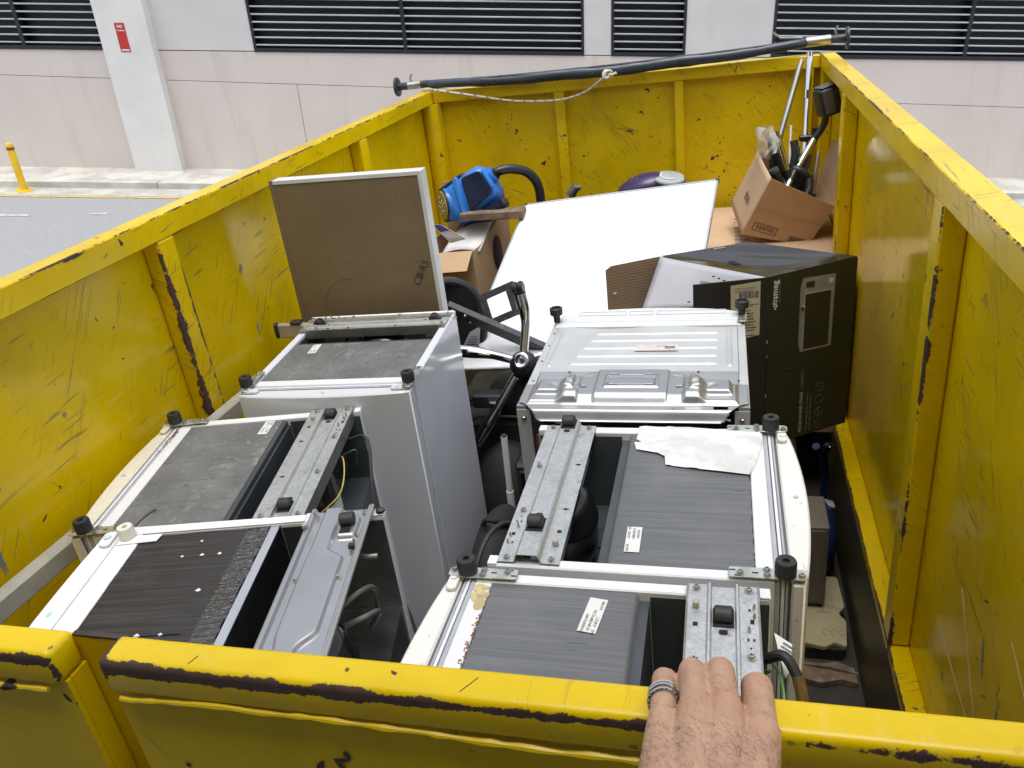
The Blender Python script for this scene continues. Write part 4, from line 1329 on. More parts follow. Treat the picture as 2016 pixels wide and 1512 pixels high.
# ribbed base sheet with a wavy free edge
ribs_ = [(0.215, 0.17, 0.56), (0.27, 0.155, 0.56), (0.33, 0.14, 0.56), (0.39, 0.125, 0.56), (0.447, 0.115, 0.56)]
def rz(u, v_):
    z = 0.0015
    for ru, a, b in ribs_:
        d = math.hypot(u - ru, max(0, a - v_, v_ - b))
        z += 0.0045 * (1 - smooth01(d, 0.002, 0.0075))
    for rv, a, b in ((0.055 + (u - 0.2) * -0.03, 0.21, 0.46), (0.60, 0.19, 0.46)):
        d = math.hypot(v_ - rv, max(0, a - u, u - b))
        z += 0.006 * (1 - smooth01(d, 0.003, 0.009))
    z += 0.003 * (1 - smooth01(u, 0.158, 0.19)) * math.sin(v_ * 17 + 1.2)
    return z
mb = MB()
mb.sheet(110, 110, lambda a, b: Vector((0.1575 + a * 0.342, 0.0265 + b * (wF - 0.053), rz(0.1575 + a * 0.342, 0.0265 + b * (wF - 0.053)))))
base = mb.build('base_sheet', M['silver_paint'], ff, ang=180)
sticker(ff, 0.335, 0.375, 0.0050, 0.135, 0.045, R(90), [('0.5 /02', 0.0, 0.012)], 0.011, 'worn_label').data.materials[0] = simple('worn_paper', (0.55, 0.50, 0.46), 0.7, var=0.1, scale=25, dirt=(0.5, 0.42, 0.36))
barcode(base, T((0.335, 0.418, 0.0075)) @ RZ(R(90)), 0.030, 0.018, 6)
# sloping shelf at the step, with small screws along it
MB().poly([(0.500, 0.027, 0.002), (0.500, wF - 0.027, 0.002), (0.565, wF - 0.027, -0.012), (0.565, 0.027, -0.012), (0.585, wF - 0.027, -0.004), (0.585, 0.027, -0.004)], [(0, 1, 2, 3), (3, 2, 4, 5)]).build('step_shelf', M['galv_clean'], ff, smooth=False)
for vv in (0.12, 0.24, 0.375, 0.51):
    inst(BOLT, 'screw', ff, T((0.504, vv, 0.0018)) @ Matrix.Scale(0.6, 4))
# stamped bracket
B0 = 0.545
def fo_in(r_, v_):
    """outline of the stamped bracket: r_ from far to near (0..0.235), v_ across"""
    e = min(v_ - 0.004, wF - 0.004 - v_)
    if e < 0:
        return False
    top = 0.055 - 0.052 * smooth01(e, 0.13, 0.24)
    bot = 0.165 + 0.065 * smooth01(e, 0.0, 0.075)
    return top <= r_ <= bot
wins_ = []
def fhole(r_, v_):
    for (rc, vc, hr, hv) in ((0.060, 0.325, 0.010, 0.062), (0.112, 0.325, 0.009, 0.062)):
        if math.hypot(max(0, abs(v_ - vc) - hv), r_ - rc) < hr * (1 - 0.35 * (abs(v_ - vc) < 0.04)):
            return True
    for (rc, vc) in ((0.045, 0.195), (0.110, 0.178), (0.045, 0.455), (0.110, 0.470)):
        if abs(v_ - vc) < 0.016 and abs(r_ - rc) < 0.0075:
            return True
    if abs(v_ - 0.575) < 0.020 and abs(r_ - 0.192) < 0.009:
        return True
    return False
def fz2(r_, v_):
    e = abs(v_ - wF / 2)
    z = 0.004
    # raised middle
    z += 0.022 * (1 - smooth01(e, 0.165 + 0.02 * (r_ > 0.09), 0.215)) * smooth01(r_, -0.01, 0.012) * (1 - smooth01(r_, 0.150, 0.190))
    z += 0.006 * (1 - smooth01(e, 0.100, 0.106)) * (1 - smooth01(r_, 0.165, 0.185))
    # raised lip round the slots
    d = max(abs(v_ - wF / 2) - 0.072, abs(r_ - 0.086) - 0.036)
    z += 0.005 * (1 - smooth01(abs(d), 0.003, 0.008))
    # the boxes at the two ends
    for vc in (0.105, wF - 0.105):
        d = max(abs(v_ - vc) - 0.050, abs(r_ - 0.098) - 0.030)
        z += 0.014 * (1 - smooth01(d, -0.002, 0.012))
        d = max(abs(v_ - vc) - 0.068, abs(r_ - 0.118) - 0.052)
        z += 0.010 * (1 - smooth01(d, -0.003, 0.010))
    # sweeping gutters from the middle round the boxes
    e2 = abs(v_ - wF / 2)
    z -= 0.006 * (1 - smooth01(abs((r_ - 0.09) - 0.45 * (0.24 - e2)), 0.0, 0.020)) * smooth01(e2, 0.13, 0.18) * (1 - smooth01(e2, 0.22, 0.25))
    z -= 0.028 * smooth01(r_, 0.205, 0.232)
    return z
mb = MB()
mb.sheet(100, 190, lambda a, b: Vector((B0 + a * 0.235, b * wF, fz2(a * 0.235, b * wF) + 0.004)), lambda a, b: fo_in(a * 0.235, b * wF) and not fhole(a * 0.235, b * wF))
brf = mb.build('bracket', M['galv_clean'], ff, ang=180)
sol = brf.modifiers.new('thickness', 'SOLIDIFY')
sol.thickness = 0.0015
sol.offset = -1
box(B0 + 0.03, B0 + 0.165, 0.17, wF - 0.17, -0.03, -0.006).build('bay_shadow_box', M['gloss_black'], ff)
box(0.5860, 0.70, 0.0268, wF - 0.0268, -0.006, 0.0025, 0.001).build('bracket_seat', M['galv_clean'], ff)
MB().prism([(0.701, -0.006), (0.726, -0.006), (0.726, 0.0025), (0.701, 0.0025)], 'y', 0.0005, 0.030).build('end_flange', M['galv_clean'], ff)
MB().prism([(0.701, -0.006), (0.726, -0.006), (0.726, 0.0025), (0.701, 0.0025)], 'y', wF - 0.030, wF - 0.0005).build('end_flange', M['galv_clean'], ff)
for vv in (0.022, 0.630):
    for uu in (0.20, 0.30, 0.42, 0.56, 0.66):
        MB().lathe([(0.004, 0), (0.004, 0.0006)], 10, T((uu, vv - 0.006, 0.0001))).build('slot', M['dark'], ff)
# tall feet at the door corners
for vv, uu in ((0.012, 0.118), (wF - 0.010, 0.088)):
    mb = MB().lathe([(0.011, 0.0), (0.012, 0.02), (0.013, 0.024), (0.022, 0.030), (0.023, 0.052), (0.020, 0.054), (0.017, 0.0535), (0.016, 0.047)], 22, T((uu, vv, 0.010)))
    mb.build('foot', M['rubber'], ff)
MB().prism(rounded([(0.085, wF - 0.022), (0.150, wF - 0.024), (0.150, wF + 0.006), (0.085, wF + 0.006)], 0.006), 'z', 0.0125, 0.0145, 0.0004).build('hinge_plate', M['zinc'], ff)
inst(SCREW, 'screw', ff, T((0.132, wF - 0.010, 0.0145)))
# near face of the cabinet: edge flanges and what shows in the open bay
for v0_ in (0.0, wF - 0.040):
    box(0.7255, 0.729, v0_, v0_ + 0.040, -0.42, -0.008).build('corner_flange', M['silver_paint'], ff)
    inst(SCREW, 'screw', ff, T((0.7292, v0_ + 0.02, -0.035)) @ RY(R(90)))
box(0.601, 0.7255, 0.0265, wF - 0.0265, -hF, -0.32).build('bay_floor', M['step'], ff)
for i in range(13):
    a = -0.2 + i * 0.52
    th = math.pi * 2 * i / 13
    rr_ = 0.016
    c0 = Vector((0.742, 0.445, -0.014))
    ring = [c0 + Vector((0.006 * math.sin(q), (rr_ + 0.007 * math.cos(q)) * math.cos(th), (rr_ + 0.007 * math.cos(q)) * math.sin(th))) for q in [2 * math.pi * j / 10 for j in range(10)]]
    MB().tube(ring, 0.0018, 5, closed=True).build('coil_winding', M['wire_g'] if i % 2 else M['wire_y'], ff)
MB().tube(bezier([(0.735, 0.27, -0.01), (0.745, 0.20, -0.03), (0.740, 0.155, -0.06)], 10), 0.002, 6).build('wire', simple('red_wire', (0.45, 0.06, 0.03), 0.5), ff)
MB().tube(bezier([(0.735, 0.46, -0.02), (0.745, 0.52, -0.01), (0.740, 0.60, -0.03)], 10), 0.003, 6).build('wire', M['wire_w'], ff)
box(0.7262, 0.744, 0.115, 0.165, -0.045, -0.02, 0.002).build('connector', M['sticker'], ff)
mb = MB().tube([(0.745, 0.065, -0.08), (0.745, 0.065, -0.19)], [0.010, 0.008], 10)
mb.build('brown_capacitor', simple('brown_resin', (0.16, 0.07, 0.035), 0.4), ff)

# ------------------------------------------------------------------ boards, boxes and loose junk
M['board_brown'] = simple('brown_hardboard', (0.185, 0.135, 0.072), 0.6, var=0.10, scale=3, bump=0.06, bscale=120, dirt=(0.15, 0.108, 0.055), dirt_amt=0.4, speck=0.4)
M['board_edge'] = simple('grey_white_edge', (0.60, 0.61, 0.59), 0.4, var=0.05, speck=0.3)
pb = thing('cabinet_panel', 'brown backed panel with a white edge standing against the left wall of the bin', 'panel', (-1.353, 2.75, 1.275))
PT = 0.623
MB().box(-0.292, 0.290, 0.003, 0.012, 0.0, PT - 0.016).build('back_board', M['board_brown'], pb)
MB().box(-0.308, -0.2925, 0.0, 0.056, 0.0, PT, 0.0012).build('side_edge', M['board_brown'], pb)
MB().box(0.2905, 0.306, 0.0, 0.056, 0.0, PT, 0.0012).build('side_edge', M['board_edge'], pb)
MB().box(-0.292, 0.290, 0.0, 0.056, PT - 0.0155, PT, 0.0012).build('top_edge', M['board_edge'], pb)
box(-0.292, 0.290, 0.048, 0.055, 0.0, PT - 0.016).build('front_board', M['board_edge'], pb)
for (x, s_, z) in ((0.205, 'CB-R5', 0.855),):
    text(s_, 0.042, T((x + 0.008, 0.0022, 0.190)) @ RX(R(90)) @ RZ(R(60)), M['ink'], pb, name='pen_writing')
mb = MB()
for pth in ([(0.238, 0.217), (0.246, 0.241)], [(0.246, 0.241), (0.232, 0.250)], [(0.226, 0.240), (0.256, 0.233)]):
    mb.tube([(a, 0.0022, b) for a, b in pth], 0.0010, 5)
o = mb.build('pen_arrow', M['ink'], pb)
o['kind'] = 'stuff'
mb = MB()
mb.tube([(-0.06 + 0.13 * math.cos(q), 0.0024, 0.100 + 0.13 * math.sin(q)) for q in [R(85 + 6 * j) for j in range(17)]], 0.0009, 4)
mb.build('faint_ring_mark', simple('faint_brown', (0.155, 0.112, 0.060), 0.7), pb)

cr_ = thing('dark_crate', 'dark crate hidden behind the tall fridge, holding up the brown panel', 'crate', (-1.36, 2.84, 0.0))
MB().box(-0.24, 0.22, -0.09, 0.14, 0.0, 1.274, 0.008).build('crate_body', M['rubber'], cr_)

# whiteboard
M['whiteboard'] = simple('whiteboard_enamel', (0.76, 0.78, 0.81), 0.16, var=0.02, scale=2, dirt=(0.60, 0.62, 0.64), dirt_amt=0.35)
M['alu'] = simple('aluminium_trim', (0.66, 0.68, 0.70), 0.3, 0.7, var=0.04)
TL, TR_ = Vector((-1.03, 4.2, 1.391)), Vector((-0.018, 4.05, 1.498))
wx = (TR_ - TL).normalized()
wd = Vector((-0.123, -0.921, -0.369))
wd = (wd - wx * wd.dot(wx)).normalized()
wnm = wx.cross(wd)
if wnm.z < 0:
    wnm = -wnm
WW, WL = (TR_ - TL).length, 1.22
wb = thing('whiteboard', 'big white whiteboard with thin metal frame leaning across the junk', 'whiteboard', TL)
WM = Matrix(((wx.x, wd.x, wnm.x, 0), (wx.y, wd.y, wnm.y, 0), (wx.z, wd.z, wnm.z, 0), (0, 0, 0, 1)))
MB().box(0.006, WW - 0.006, 0.006, WL - 0.006, -0.012, -0.002, 0, WM).build('writing_surface', M['whiteboard'], wb)
for (a, b, c_, d_) in ((0.011, WW - 0.011, 0, 0.012), (0.011, WW - 0.011, WL - 0.012, WL), (0, 0.012, 0.011, WL - 0.011), (WW - 0.012, WW, 0.011, WL - 0.011)):
    MB().box(a, b, c_, d_, -0.018, 0.001, 0.002, WM).build('frame', M['alu'], wb)
for (a, c_) in ((-0.003, -0.003), (WW - 0.013, -0.003), (-0.003, WL - 0.013), (WW - 0.013, WL - 0.013)):
    MB().box(a, a + 0.016, c_, c_ + 0.016, -0.020, 0.003, 0.003, WM).build('corner_cap', M['rubber'], wb)
for (a, c_) in ((0.03, 0.05), (WW - 0.03, 0.07), (0.03, 0.25), (WW - 0.03, 0.6)):
    MB().lathe([(0.003, 0), (0.003, 0.001)], 8, WM @ T((a, c_, -0.002))).build('screw', M['screw'], wb)

M['card'] = simple('brown_cardboard', (0.42, 0.265, 0.14), 0.85, var=0.07, scale=5, bump=0.12, bscale=14, dirt=(0.36, 0.22, 0.11), dirt_amt=0.4)
M['card_lt'] = simple('pale_cardboard', (0.52, 0.36, 0.22), 0.85, var=0.06, scale=4, bump=0.10, bscale=12, dirt=(0.45, 0.30, 0.18), dirt_amt=0.3)
M['card_in'] = None
t = NT('corrugated_card_inside')
v = t.obj()
wv = t.n('ShaderNodeTexWave', wave_type='BANDS', bands_direction='Z')
t.put(wv.inputs['Vector'], v)
wv.inputs['Scale'].default_value = 26
wv.inputs['Distortion'].default_value = 0.6
c = t.mix(wv.outputs['Fac'], (0.20, 0.135, 0.075), (0.27, 0.185, 0.105))
t.bump(wv.outputs['Fac'], 0.25, 0.002)
M['card_in'] = t.out(c, 0.9)
M['card_print'] = simple('box_print', (0.07, 0.045, 0.03), 0.8)


def panel(mb, pts, th=0.004):
    """thin board from 3D outline, with thickness"""
    P_ = [Vector(p) for p in pts]
    n = (P_[1] - P_[0]).cross(P_[-1] - P_[0]).normalized() * th
    k = len(P_)
    return mb.poly(P_ + [p - n for p in P_], [tuple(range(k)), tuple(range(k, 2 * k))[::-1]] + [(i, k + i, k + (i + 1) % k, (i + 1) % k) for i in range(k)])


# the flat carton under everything at the far right
lc = thing('cardboard_carton', 'large flat pale carton lying in the far right corner under the upright box', 'box', (0.2, 4.2, 0.0))
MB().box(-0.36, 0.37, -0.62, 0.72, 0.35, 1.12, 0.004).build('carton_body', M['card_lt'], lc)
M['print_pink'] = simple('faded_print', (0.26, 0.15, 0.12), 0.8)
mb = MB()
def pbox(x0, y0, x1, y1, w=0.003):
    for (a, b, c_, d_) in ((x0, y0, x1, y0 + w), (x0, y1 - w, x1, y1), (x0, y0, x0 + w, y1), (x1 - w, y0, x1, y1)):
        mb.box(a, b, c_, d_, 1.1202, 1.1206) if False else mb.poly([Vector((a, b, 1.1206)), Vector((c_, b, 1.1206)), Vector((c_, d_, 1.1206)), Vector((a, d_, 1.1206))], [(0, 1, 2, 3)])
pbox(-0.155, 0.35, -0.105, 0.50)
pbox(-0.098, 0.35, -0.048, 0.50)
for x in (-0.145, -0.088):
    mb.poly([Vector((x, 0.43, 1.1206)), Vector((x + 0.03, 0.43, 1.1206)), Vector((x + 0.015, 0.48, 1.1206))], [(0, 1, 2)])
    mb.poly([Vector((x + 0.005, 0.37, 1.1206)), Vector((x + 0.025, 0.37, 1.1206)), Vector((x + 0.025, 0.40, 1.1206)), Vector((x + 0.005, 0.40, 1.1206))], [(0, 1, 2, 3)])
o = mb.build('handling_marks', M['print_pink'], lc, smooth=False)
o['kind'] = 'stuff'
ink_lines(lc, T((-0.085, 0.13, 1.1207)), 0.10, 0.34, 5, 5, 'print_pink')

# open box of vacuum wands, tipped towards the right wall
SO, SP, SQ, SD = Vector((0.0945, 4.15, 1.183)), Vector((0.319, 0.060, -0.133)), Vector((0.127, -0.03, 0.245)), Vector((-0.05, 0.35, 0.07))
wbx = thing('cardboard_box', 'open brown cardboard box of black vacuum wands tipped against the far right corner', 'box', SO)
C00, C10, C01, C11 = Vector((0, 0, 0)), Vector((0.330, 0.060, -0.095)), Vector((0.138, -0.03, 0.283)), Vector((0.446, 0.030, 0.112))
def BP(a, b, d):
    if b > 1.0:
        return C00.lerp(C10, a).lerp(C01.lerp(C11, a), 1.0) + SQ * (b - 1.0) + SD * d
    return C00.lerp(C10, a).lerp(C01.lerp(C11, a), b) + SD * d
mb = MB()
panel(mb, [BP(0, 0, 0), BP(1, 0, 0), BP(1, 0.52, 0), BP(1, 1, 0), BP(0.5, 1.0, 0), BP(0, 1, 0), BP(0, 0.5, 0)])
mb.build('front_wall', M['card'], wbx)
SNL = SD.cross(SQ).normalized()
if SNL.x > 0:
    SNL = -SNL
def side_fn(d, b, e=0.0):
    k_ = math.sin(math.pi * d) * b * b
    return BP(0, b * (1 + 0.06 * math.sin(math.pi * d)), 0.012 + d * 0.988) + SNL * (0.030 * k_ + e)
mb = MB()
mb.sheet(14, 10, lambda a, b: side_fn(a, b))
sw_ = mb.build('side_wall', M['card_lt'], wbx, ang=180)
sw_.modifiers.new('thickness', 'SOLIDIFY').thickness = 0.004
mb = MB()
panel(mb, [BP(1, 0, 0.012), BP(1, 0, 1), BP(1, 1, 1), BP(1, 1, 0.012)])
mb.build('side_wall', M['card'], wbx)
mb = MB()
panel(mb, [BP(1, 0, 1), BP(0, 0, 1), BP(0, 1, 1), BP(1, 1, 1)])
mb.build('back_wall', M['card'], wbx)
mb = MB()
panel(mb, [BP(0, 0.012, 0), BP(0, 0.012, 1), BP(1, 0.012, 1), BP(1, 0.012, 0)])
mb.build('base', M['card'], wbx)
mb = MB()
panel(mb, [BP(1.0, 1.0, 0.02), BP(1.04, 1.35, 0.25), BP(0.93, 1.75, 0.75), BP(0.9, 1.72, 1.0), BP(1.0, 1.0, 1.0)])
mb.build('open_flap', M['card'], wbx)
mb = MB().tube([BP(0, 0.52, -0.012), BP(1, 0.525, -0.012)], 0.0016, 5)
mb.build('fold_line', simple('card_fold', (0.30, 0.18, 0.085), 0.9), wbx)
def on_front(a, b, eps=-0.014):
    return BP(a, b, 0) + (SP.cross(SQ)).normalized() * (0.0012)
FNRM = SP.cross(SQ).normalized()
FM = frame(BP(0.278, 0.175, 0) + FNRM * 0.0012, SP, SQ)
text('024700', 0.032, FM @ T((0, 0, 0.0002)), M['card_print'], wbx, align='CENTER', name='printed_number', bold=0.0003)
mb = MB()
for (x0, y0, x1, y1) in ((-0.064, 0.019, 0.064, 0.0225), (-0.064, -0.0225, 0.064, -0.019), (-0.064, -0.019, -0.060, 0.019), (0.060, -0.019, 0.064, 0.019)):
    mb.poly([FM @ Vector(p) for p in ((x0, y0, 0), (x1, y0, 0), (x1, y1, 0), (x0, y1, 0))], [(0, 1, 2, 3)])
o = mb.build('number_frame', M['card_print'], wbx, smooth=False)
barcode(wbx, frame(BP(0.80, 0.055, 0) + FNRM * 0.0012, SP, SQ), 0.085, 0.042, 9, 'card_print')
mb = MB()
rr = random.Random(12)
d_ = 0.30
while d_ < 0.52:
    w_ = rr.choice((0.008, 0.014, 0.02))
    mb.poly([side_fn(a, b, 0.0045) for a, b in ((d_, 0.34), (d_ + w_, 0.34), (d_ + w_, 0.46), (d_, 0.46))], [(0, 1, 2, 3)])
    d_ += w_ + rr.choice((0.010, 0.016))
mb.build('barcode', M['card_print'], wbx, smooth=False)

M['chrome'] = simple('chrome_tube', (0.72, 0.72, 0.72), 0.06, 1.0, var=0.02)
M['steel_tube'] = simple('satin_steel_tube', (0.46, 0.45, 0.40), 0.3, 0.95, var=0.06)
M['black_plastic'] = simple('black_plastic', (0.016, 0.017, 0.019), 0.38, var=0.2, scale=10)
M['grey_plastic'] = simple('dark_grey_plastic', (0.07, 0.075, 0.08), 0.45)
M['bagfilm'] = None
t = NT('clear_plastic_bag')
t.bump(t.noise(t.obj(), 40, 4, 0.6, 1.0), 1.0, 0.01)
M['bagfilm'] = t.out((0.85, 0.87, 0.9), 0.12, 0.0, Alpha=0.34)

o = MB().tube([(0.412, 4.86, 1.915), (0.277, 4.62, 1.48), (0.23, 4.50, 1.25)], 0.0155, 14).build('metal_tube', M['steel_tube'])
tag(o, 'dull grey metal tube leaning on the far wall behind the box of wands', 'tube')
wd_ = thing('vacuum_wand', 'long shiny chrome vacuum wand standing in the far right corner', 'wand', (0, 0, 0))
MB().tube([(0.447, 4.80, 1.935), (0.440, 4.74, 1.77)], 0.017, 16).build('upper_tube', M['chrome'], wd_)
MB().tube([(0.440, 4.742, 1.775), (0.4385, 4.73, 1.735)], 0.0185, 16).build('collar', M['chrome'], wd_)
MB().tube([(0.440, 4.732, 1.738), (0.427, 4.62, 1.49), (0.424, 4.56, 1.34)], 0.0155, 16).build('lower_tube', M['chrome'], wd_)
MB().tube([(0.447, 4.80, 1.9352), (0.4475, 4.803, 1.958)], 0.0165, 16).build('clear_end', M['chrome'], wd_)
MB().box(0.395, 0.470, 4.610, 4.650, 1.535, 1.565, 0.006).build('parking_clip', M['black_plastic'], wd_)
MB().tube([(0.470, 4.62, 1.52), (0.472, 4.62, 1.60)], 0.015, 12).build('clip_socket', M['black_plastic'], wd_)

fhd = thing('vacuum_floor_tool', 'black vacuum floor head on a chrome wand rising out of the box', 'vacuum tool', (0, 0, 0))
MB().tube([(0.270, 4.20, 1.30), (0.345, 4.33, 1.42), (0.460, 4.49, 1.572)], 0.0155, 16).build('wand', M['chrome'], fhd)
MB().tube([(0.335, 4.313, 1.404), (0.358, 4.35, 1.44)], 0.018, 14).build('sleeve', M['black_plastic'], fhd)
MB().tube([(0.435, 4.478, 1.532), (0.462, 4.49, 1.574)], 0.0185, 14).build('sleeve', M['black_plastic'], fhd)
MB().tube(bezier([(0.458, 4.489, 1.568), (0.490, 4.50, 1.610), (0.507, 4.50, 1.650), (0.512, 4.50, 1.70)], 14), 0.0175, 14).build('neck', M['black_plastic'], fhd)
hm = T((0.512, 4.50, 1.755)) @ RY(R(-14)) @ RZ(R(20))
MB().box(-0.052, 0.050, -0.055, 0.050, -0.075, 0.065, 0.018, hm, 3).build('head_shell', M['black_plastic'], fhd)
MB().box(-0.045, 0.010, -0.062, -0.0555, -0.060, 0.060, 0.004, hm).build('sole_plate', M['grey_plastic'], fhd)
MB().box(-0.040, 0.042, -0.050, 0.045, 0.0655, 0.074, 0.004, hm).build('brush_strip', M['grey_plastic'], fhd)
# loose tools in the box, each a thing
def tool(name, label, path, rad, mat, extra=None, cat='vacuum tool'):
    th = thing(name, label, cat, (0, 0, 0))
    MB().tube(bezier(path, 12), rad, 14).build('tube', M[mat], th)
    for (nm, p, r_, m_) in extra or []:
        MB().tube([Vector(q) for q in p], r_, 14).build(nm, M[m_], th)
    return th
tool('vacuum_tube', 'short bright chrome tube sticking out of the box of wands', [(0.262, 4.38, 1.64), (0.305, 4.34, 1.50), (0.330, 4.32, 1.41)], 0.0165, 'chrome', [('cuff', [(0.318, 4.33, 1.455), (0.334, 4.32, 1.40)], 0.019, 'black_plastic')])
tool('vacuum_grip', 'black grip handle jammed among the wands beside the chrome tube', [(0.352, 4.40, 1.585), (0.360, 4.38, 1.52), (0.345, 4.36, 1.44)], 0.020, 'black_plastic', [('trigger', [(0.372, 4.37, 1.56), (0.378, 4.37, 1.51)], 0.008, 'grey_plastic')])
tool('tapered_tube', 'slim tapered grey tube near the right edge of the open box', [(0.474, 4.40, 1.525), (0.462, 4.37, 1.42), (0.440, 4.34, 1.26)], [0.007] + [0.009 + 0.0006 * i for i in range(12)], 'steel_tube', [('end_ring', [(0.452, 4.352, 1.32), (0.446, 4.346, 1.29)], 0.018, 'black_plastic')])
tool('elbow_joint', 'black bent vacuum elbow lying over the front edge of the box', [(0.430, 4.33, 1.40), (0.425, 4.30, 1.35), (0.390, 4.27, 1.305), (0.345, 4.26, 1.29)], 0.020, 'black_plastic')
tool('round_brush', 'round black brush head at the left inside the box of wands', [(0.250, 4.30, 1.46), (0.275, 4.30, 1.42), (0.30, 4.31, 1.38)], 0.024, 'black_plastic', [('collar', [(0.245, 4.30, 1.47), (0.255, 4.30, 1.452)], 0.028, 'grey_plastic')])
tool('crevice_tool', 'flat black crevice tool lying deep in the box of wands', [(0.21, 4.33, 1.44), (0.26, 4.28, 1.36), (0.32, 4.25, 1.28)], 0.022, 'black_plastic')
tool('ribbed_hose', 'black vacuum hose coiled among the wands in the open box', [(0.30, 4.42, 1.42), (0.36, 4.36, 1.45), (0.42, 4.36, 1.40), (0.40, 4.40, 1.32), (0.33, 4.42, 1.33)], 0.024, 'black_plastic', cat='hose')
tool('flat_nozzle', 'broad black nozzle at the back of the open box', [(0.42, 4.46, 1.50), (0.40, 4.44, 1.42), (0.36, 4.42, 1.34)], 0.030, 'grey_plastic')
tool('upholstery_tool', 'dark upholstery tool wedged behind the bagged tool', [(0.27, 4.44, 1.52), (0.29, 4.42, 1.44), (0.31, 4.40, 1.36)], 0.028, 'black_plastic')
tool('thin_white_stick', 'thin white stick standing behind the chrome tube in the box', [(0.345, 4.52, 1.64), (0.340, 4.47, 1.52), (0.335, 4.40, 1.38)], 0.006, 'door_white', cat='stick')
mb = MB()
def bag(a, b):
    q = 2 * math.pi * a
    k = 1 + 0.22 * math.sin(q * 3 + b * 6) + 0.12 * math.sin(q * 7 + b * 15)
    r_ = 0.040 * k * (0.45 + 0.75 * math.sin(math.pi * min(0.96, b * 0.85 + 0.12)))
    return Vector((0.210 + r_ * math.cos(q) + 0.02 * b - 0.012 * math.sin(b * 9), 4.35 + r_ * math.sin(q), 1.675 - b * 0.16))
mb.sheet(40, 20, bag)
pbag = mb.build('plastic_bag', M['bagfilm'], ang=180)
tag(pbag, 'crumpled clear plastic bag over a tool at the left of the box of wands', 'bag')
tool('bagged_tool', 'dark tool wrapped in the clear plastic bag', [(0.215, 4.35, 1.64), (0.232, 4.35, 1.60), (0.240, 4.34, 1.52), (0.25, 4.33, 1.44)], 0.011, 'black_plastic')
# ------------------------------------------------------------------ the microwave carton
M['box_black'] = simple('black_printed_carton', (0.020, 0.021, 0.019), 0.32, var=0.1, scale=4, bump=0.05, bscale=8)
M['box_top'] = simple('creased_glossy_black_carton', (0.024, 0.023, 0.020), 0.16, var=0.1, scale=5, bump=0.35, bscale=9)
M['box_grey'] = simple('pale_grey_print', (0.42, 0.42, 0.45), 0.4, var=0.04, scale=4, bump=0.06, bscale=8)
M['label_cream'] = simple('cream_label', (0.46, 0.42, 0.29), 0.6, var=0.04)
M['print_white'] = simple('white_box_print', (0.55, 0.55, 0.53), 0.5)
M['print_dim'] = simple('dim_grey_print', (0.20, 0.20, 0.195), 0.5)
M['print_silver'] = simple('silver_box_print', (0.24, 0.24, 0.245), 0.45)
mA, mBv, mC, mD = Vector((0.165, 2.90, 0)), Vector((0.490, 3.10, 0)), Vector((0.107, 3.33, 0)), Vector((-0.245, 3.19, 0))
mb_o = Vector((0.165, 2.90, 0.68))
mw = thing('microwave_carton', 'glossy black microwave oven carton standing on its end with flaps open, by the right wall', 'box', mb_o)
MH = 0.72
def q3(p, z):
    return Vector((p.x - mb_o.x, p.y - mb_o.y, z))
def wallp(name, p, q, mat, z0=0.0, z1=MH, th=0.005, sag=0.0):
    mb = MB()
    panel(mb, [q3(p, z0), q3(q, z0), q3(q, z1), q3(p, z1)], th)
    return mb.build(name, mat, mw, smooth=False)
wallp('printed_side', mA, mBv, M['box_black'])
wallp('side', mBv + Vector((0.004, 0.004, 0)), mC, M['box_black'], z1=MH - 0.0055)
wallp('side', mC, mD, M['box_black'], z1=MH - 0.0055)
mb = MB()
def topf(a, b):
    p = mA.lerp(mBv, a).lerp(mD.lerp(mC, a), b)
    z = MH + 0.0002 - 0.020 * math.sin(math.pi * a) * math.sin(math.pi * b) + 0.004 * math.sin(a * 9 + b * 5) * math.sin(b * math.pi) * math.sin(a * math.pi)
    return q3(p, z)
mb.sheet(24, 24, topf)
tp = mb.build('top', M['box_top'], mw, ang=180)
MB().poly([topf(0.28, 0.52) + Vector((0, 0, .002)), topf(0.33, 0.63) + Vector((0, 0, .002)), topf(0.37, 0.60) + Vector((0, 0, .003)), topf(0.34, 0.50) + Vector((0, 0, .002))], [(0, 1, 2, 3)]).build('hand_hole', M['dark'], tp, smooth=False)
TM = frame(topf(0.55, 0.955) + Vector((0, 0, 0.0025)), mC - mD, mD - mA)
text('SMEG', 0.020, TM, M['print_white'], tp, name='printed_word')
# flaps
Fp = Vector((-0.103, 2.84, 0))
wallp('side_flap', Fp, mA - Vector((0.003, 0.003, 0)), M['box_black'])
G3 = Vector((-0.245, 3.19, 0))
mb = MB()
def grey(a, b):
    p0 = q3(mD.lerp(mA, a * 0.985), MH - 0.002)
    lo = Vector((-0.312, 3.0, 1.235)).lerp(Vector((-0.015, 2.935, 1.28)), a) - mb_o
    p = p0.lerp(lo, b)
    p.z += 0.008 * math.sin(b * math.pi) * math.sin(a * 7)
    return p
mb.sheet(14, 8, grey)
gf = mb.build('top_flap', M['box_grey'], mw, ang=180)
gf.modifiers.new('thickness', 'SOLIDIFY').thickness = 0.004
gb = grey(0.60, 0.40)
barcode(gf, frame(gb + Vector((-0.002, -0.004, 0.005)), grey(0.7, 0.4) - grey(0.5, 0.4), grey(0.6, 0.3) - grey(0.6, 0.5)), 0.06, 0.028, 20)
gk = (grey(0.7, 0.4) - grey(0.5, 0.4)).cross(grey(0.6, 0.3) - grey(0.6, 0.5)).normalized()
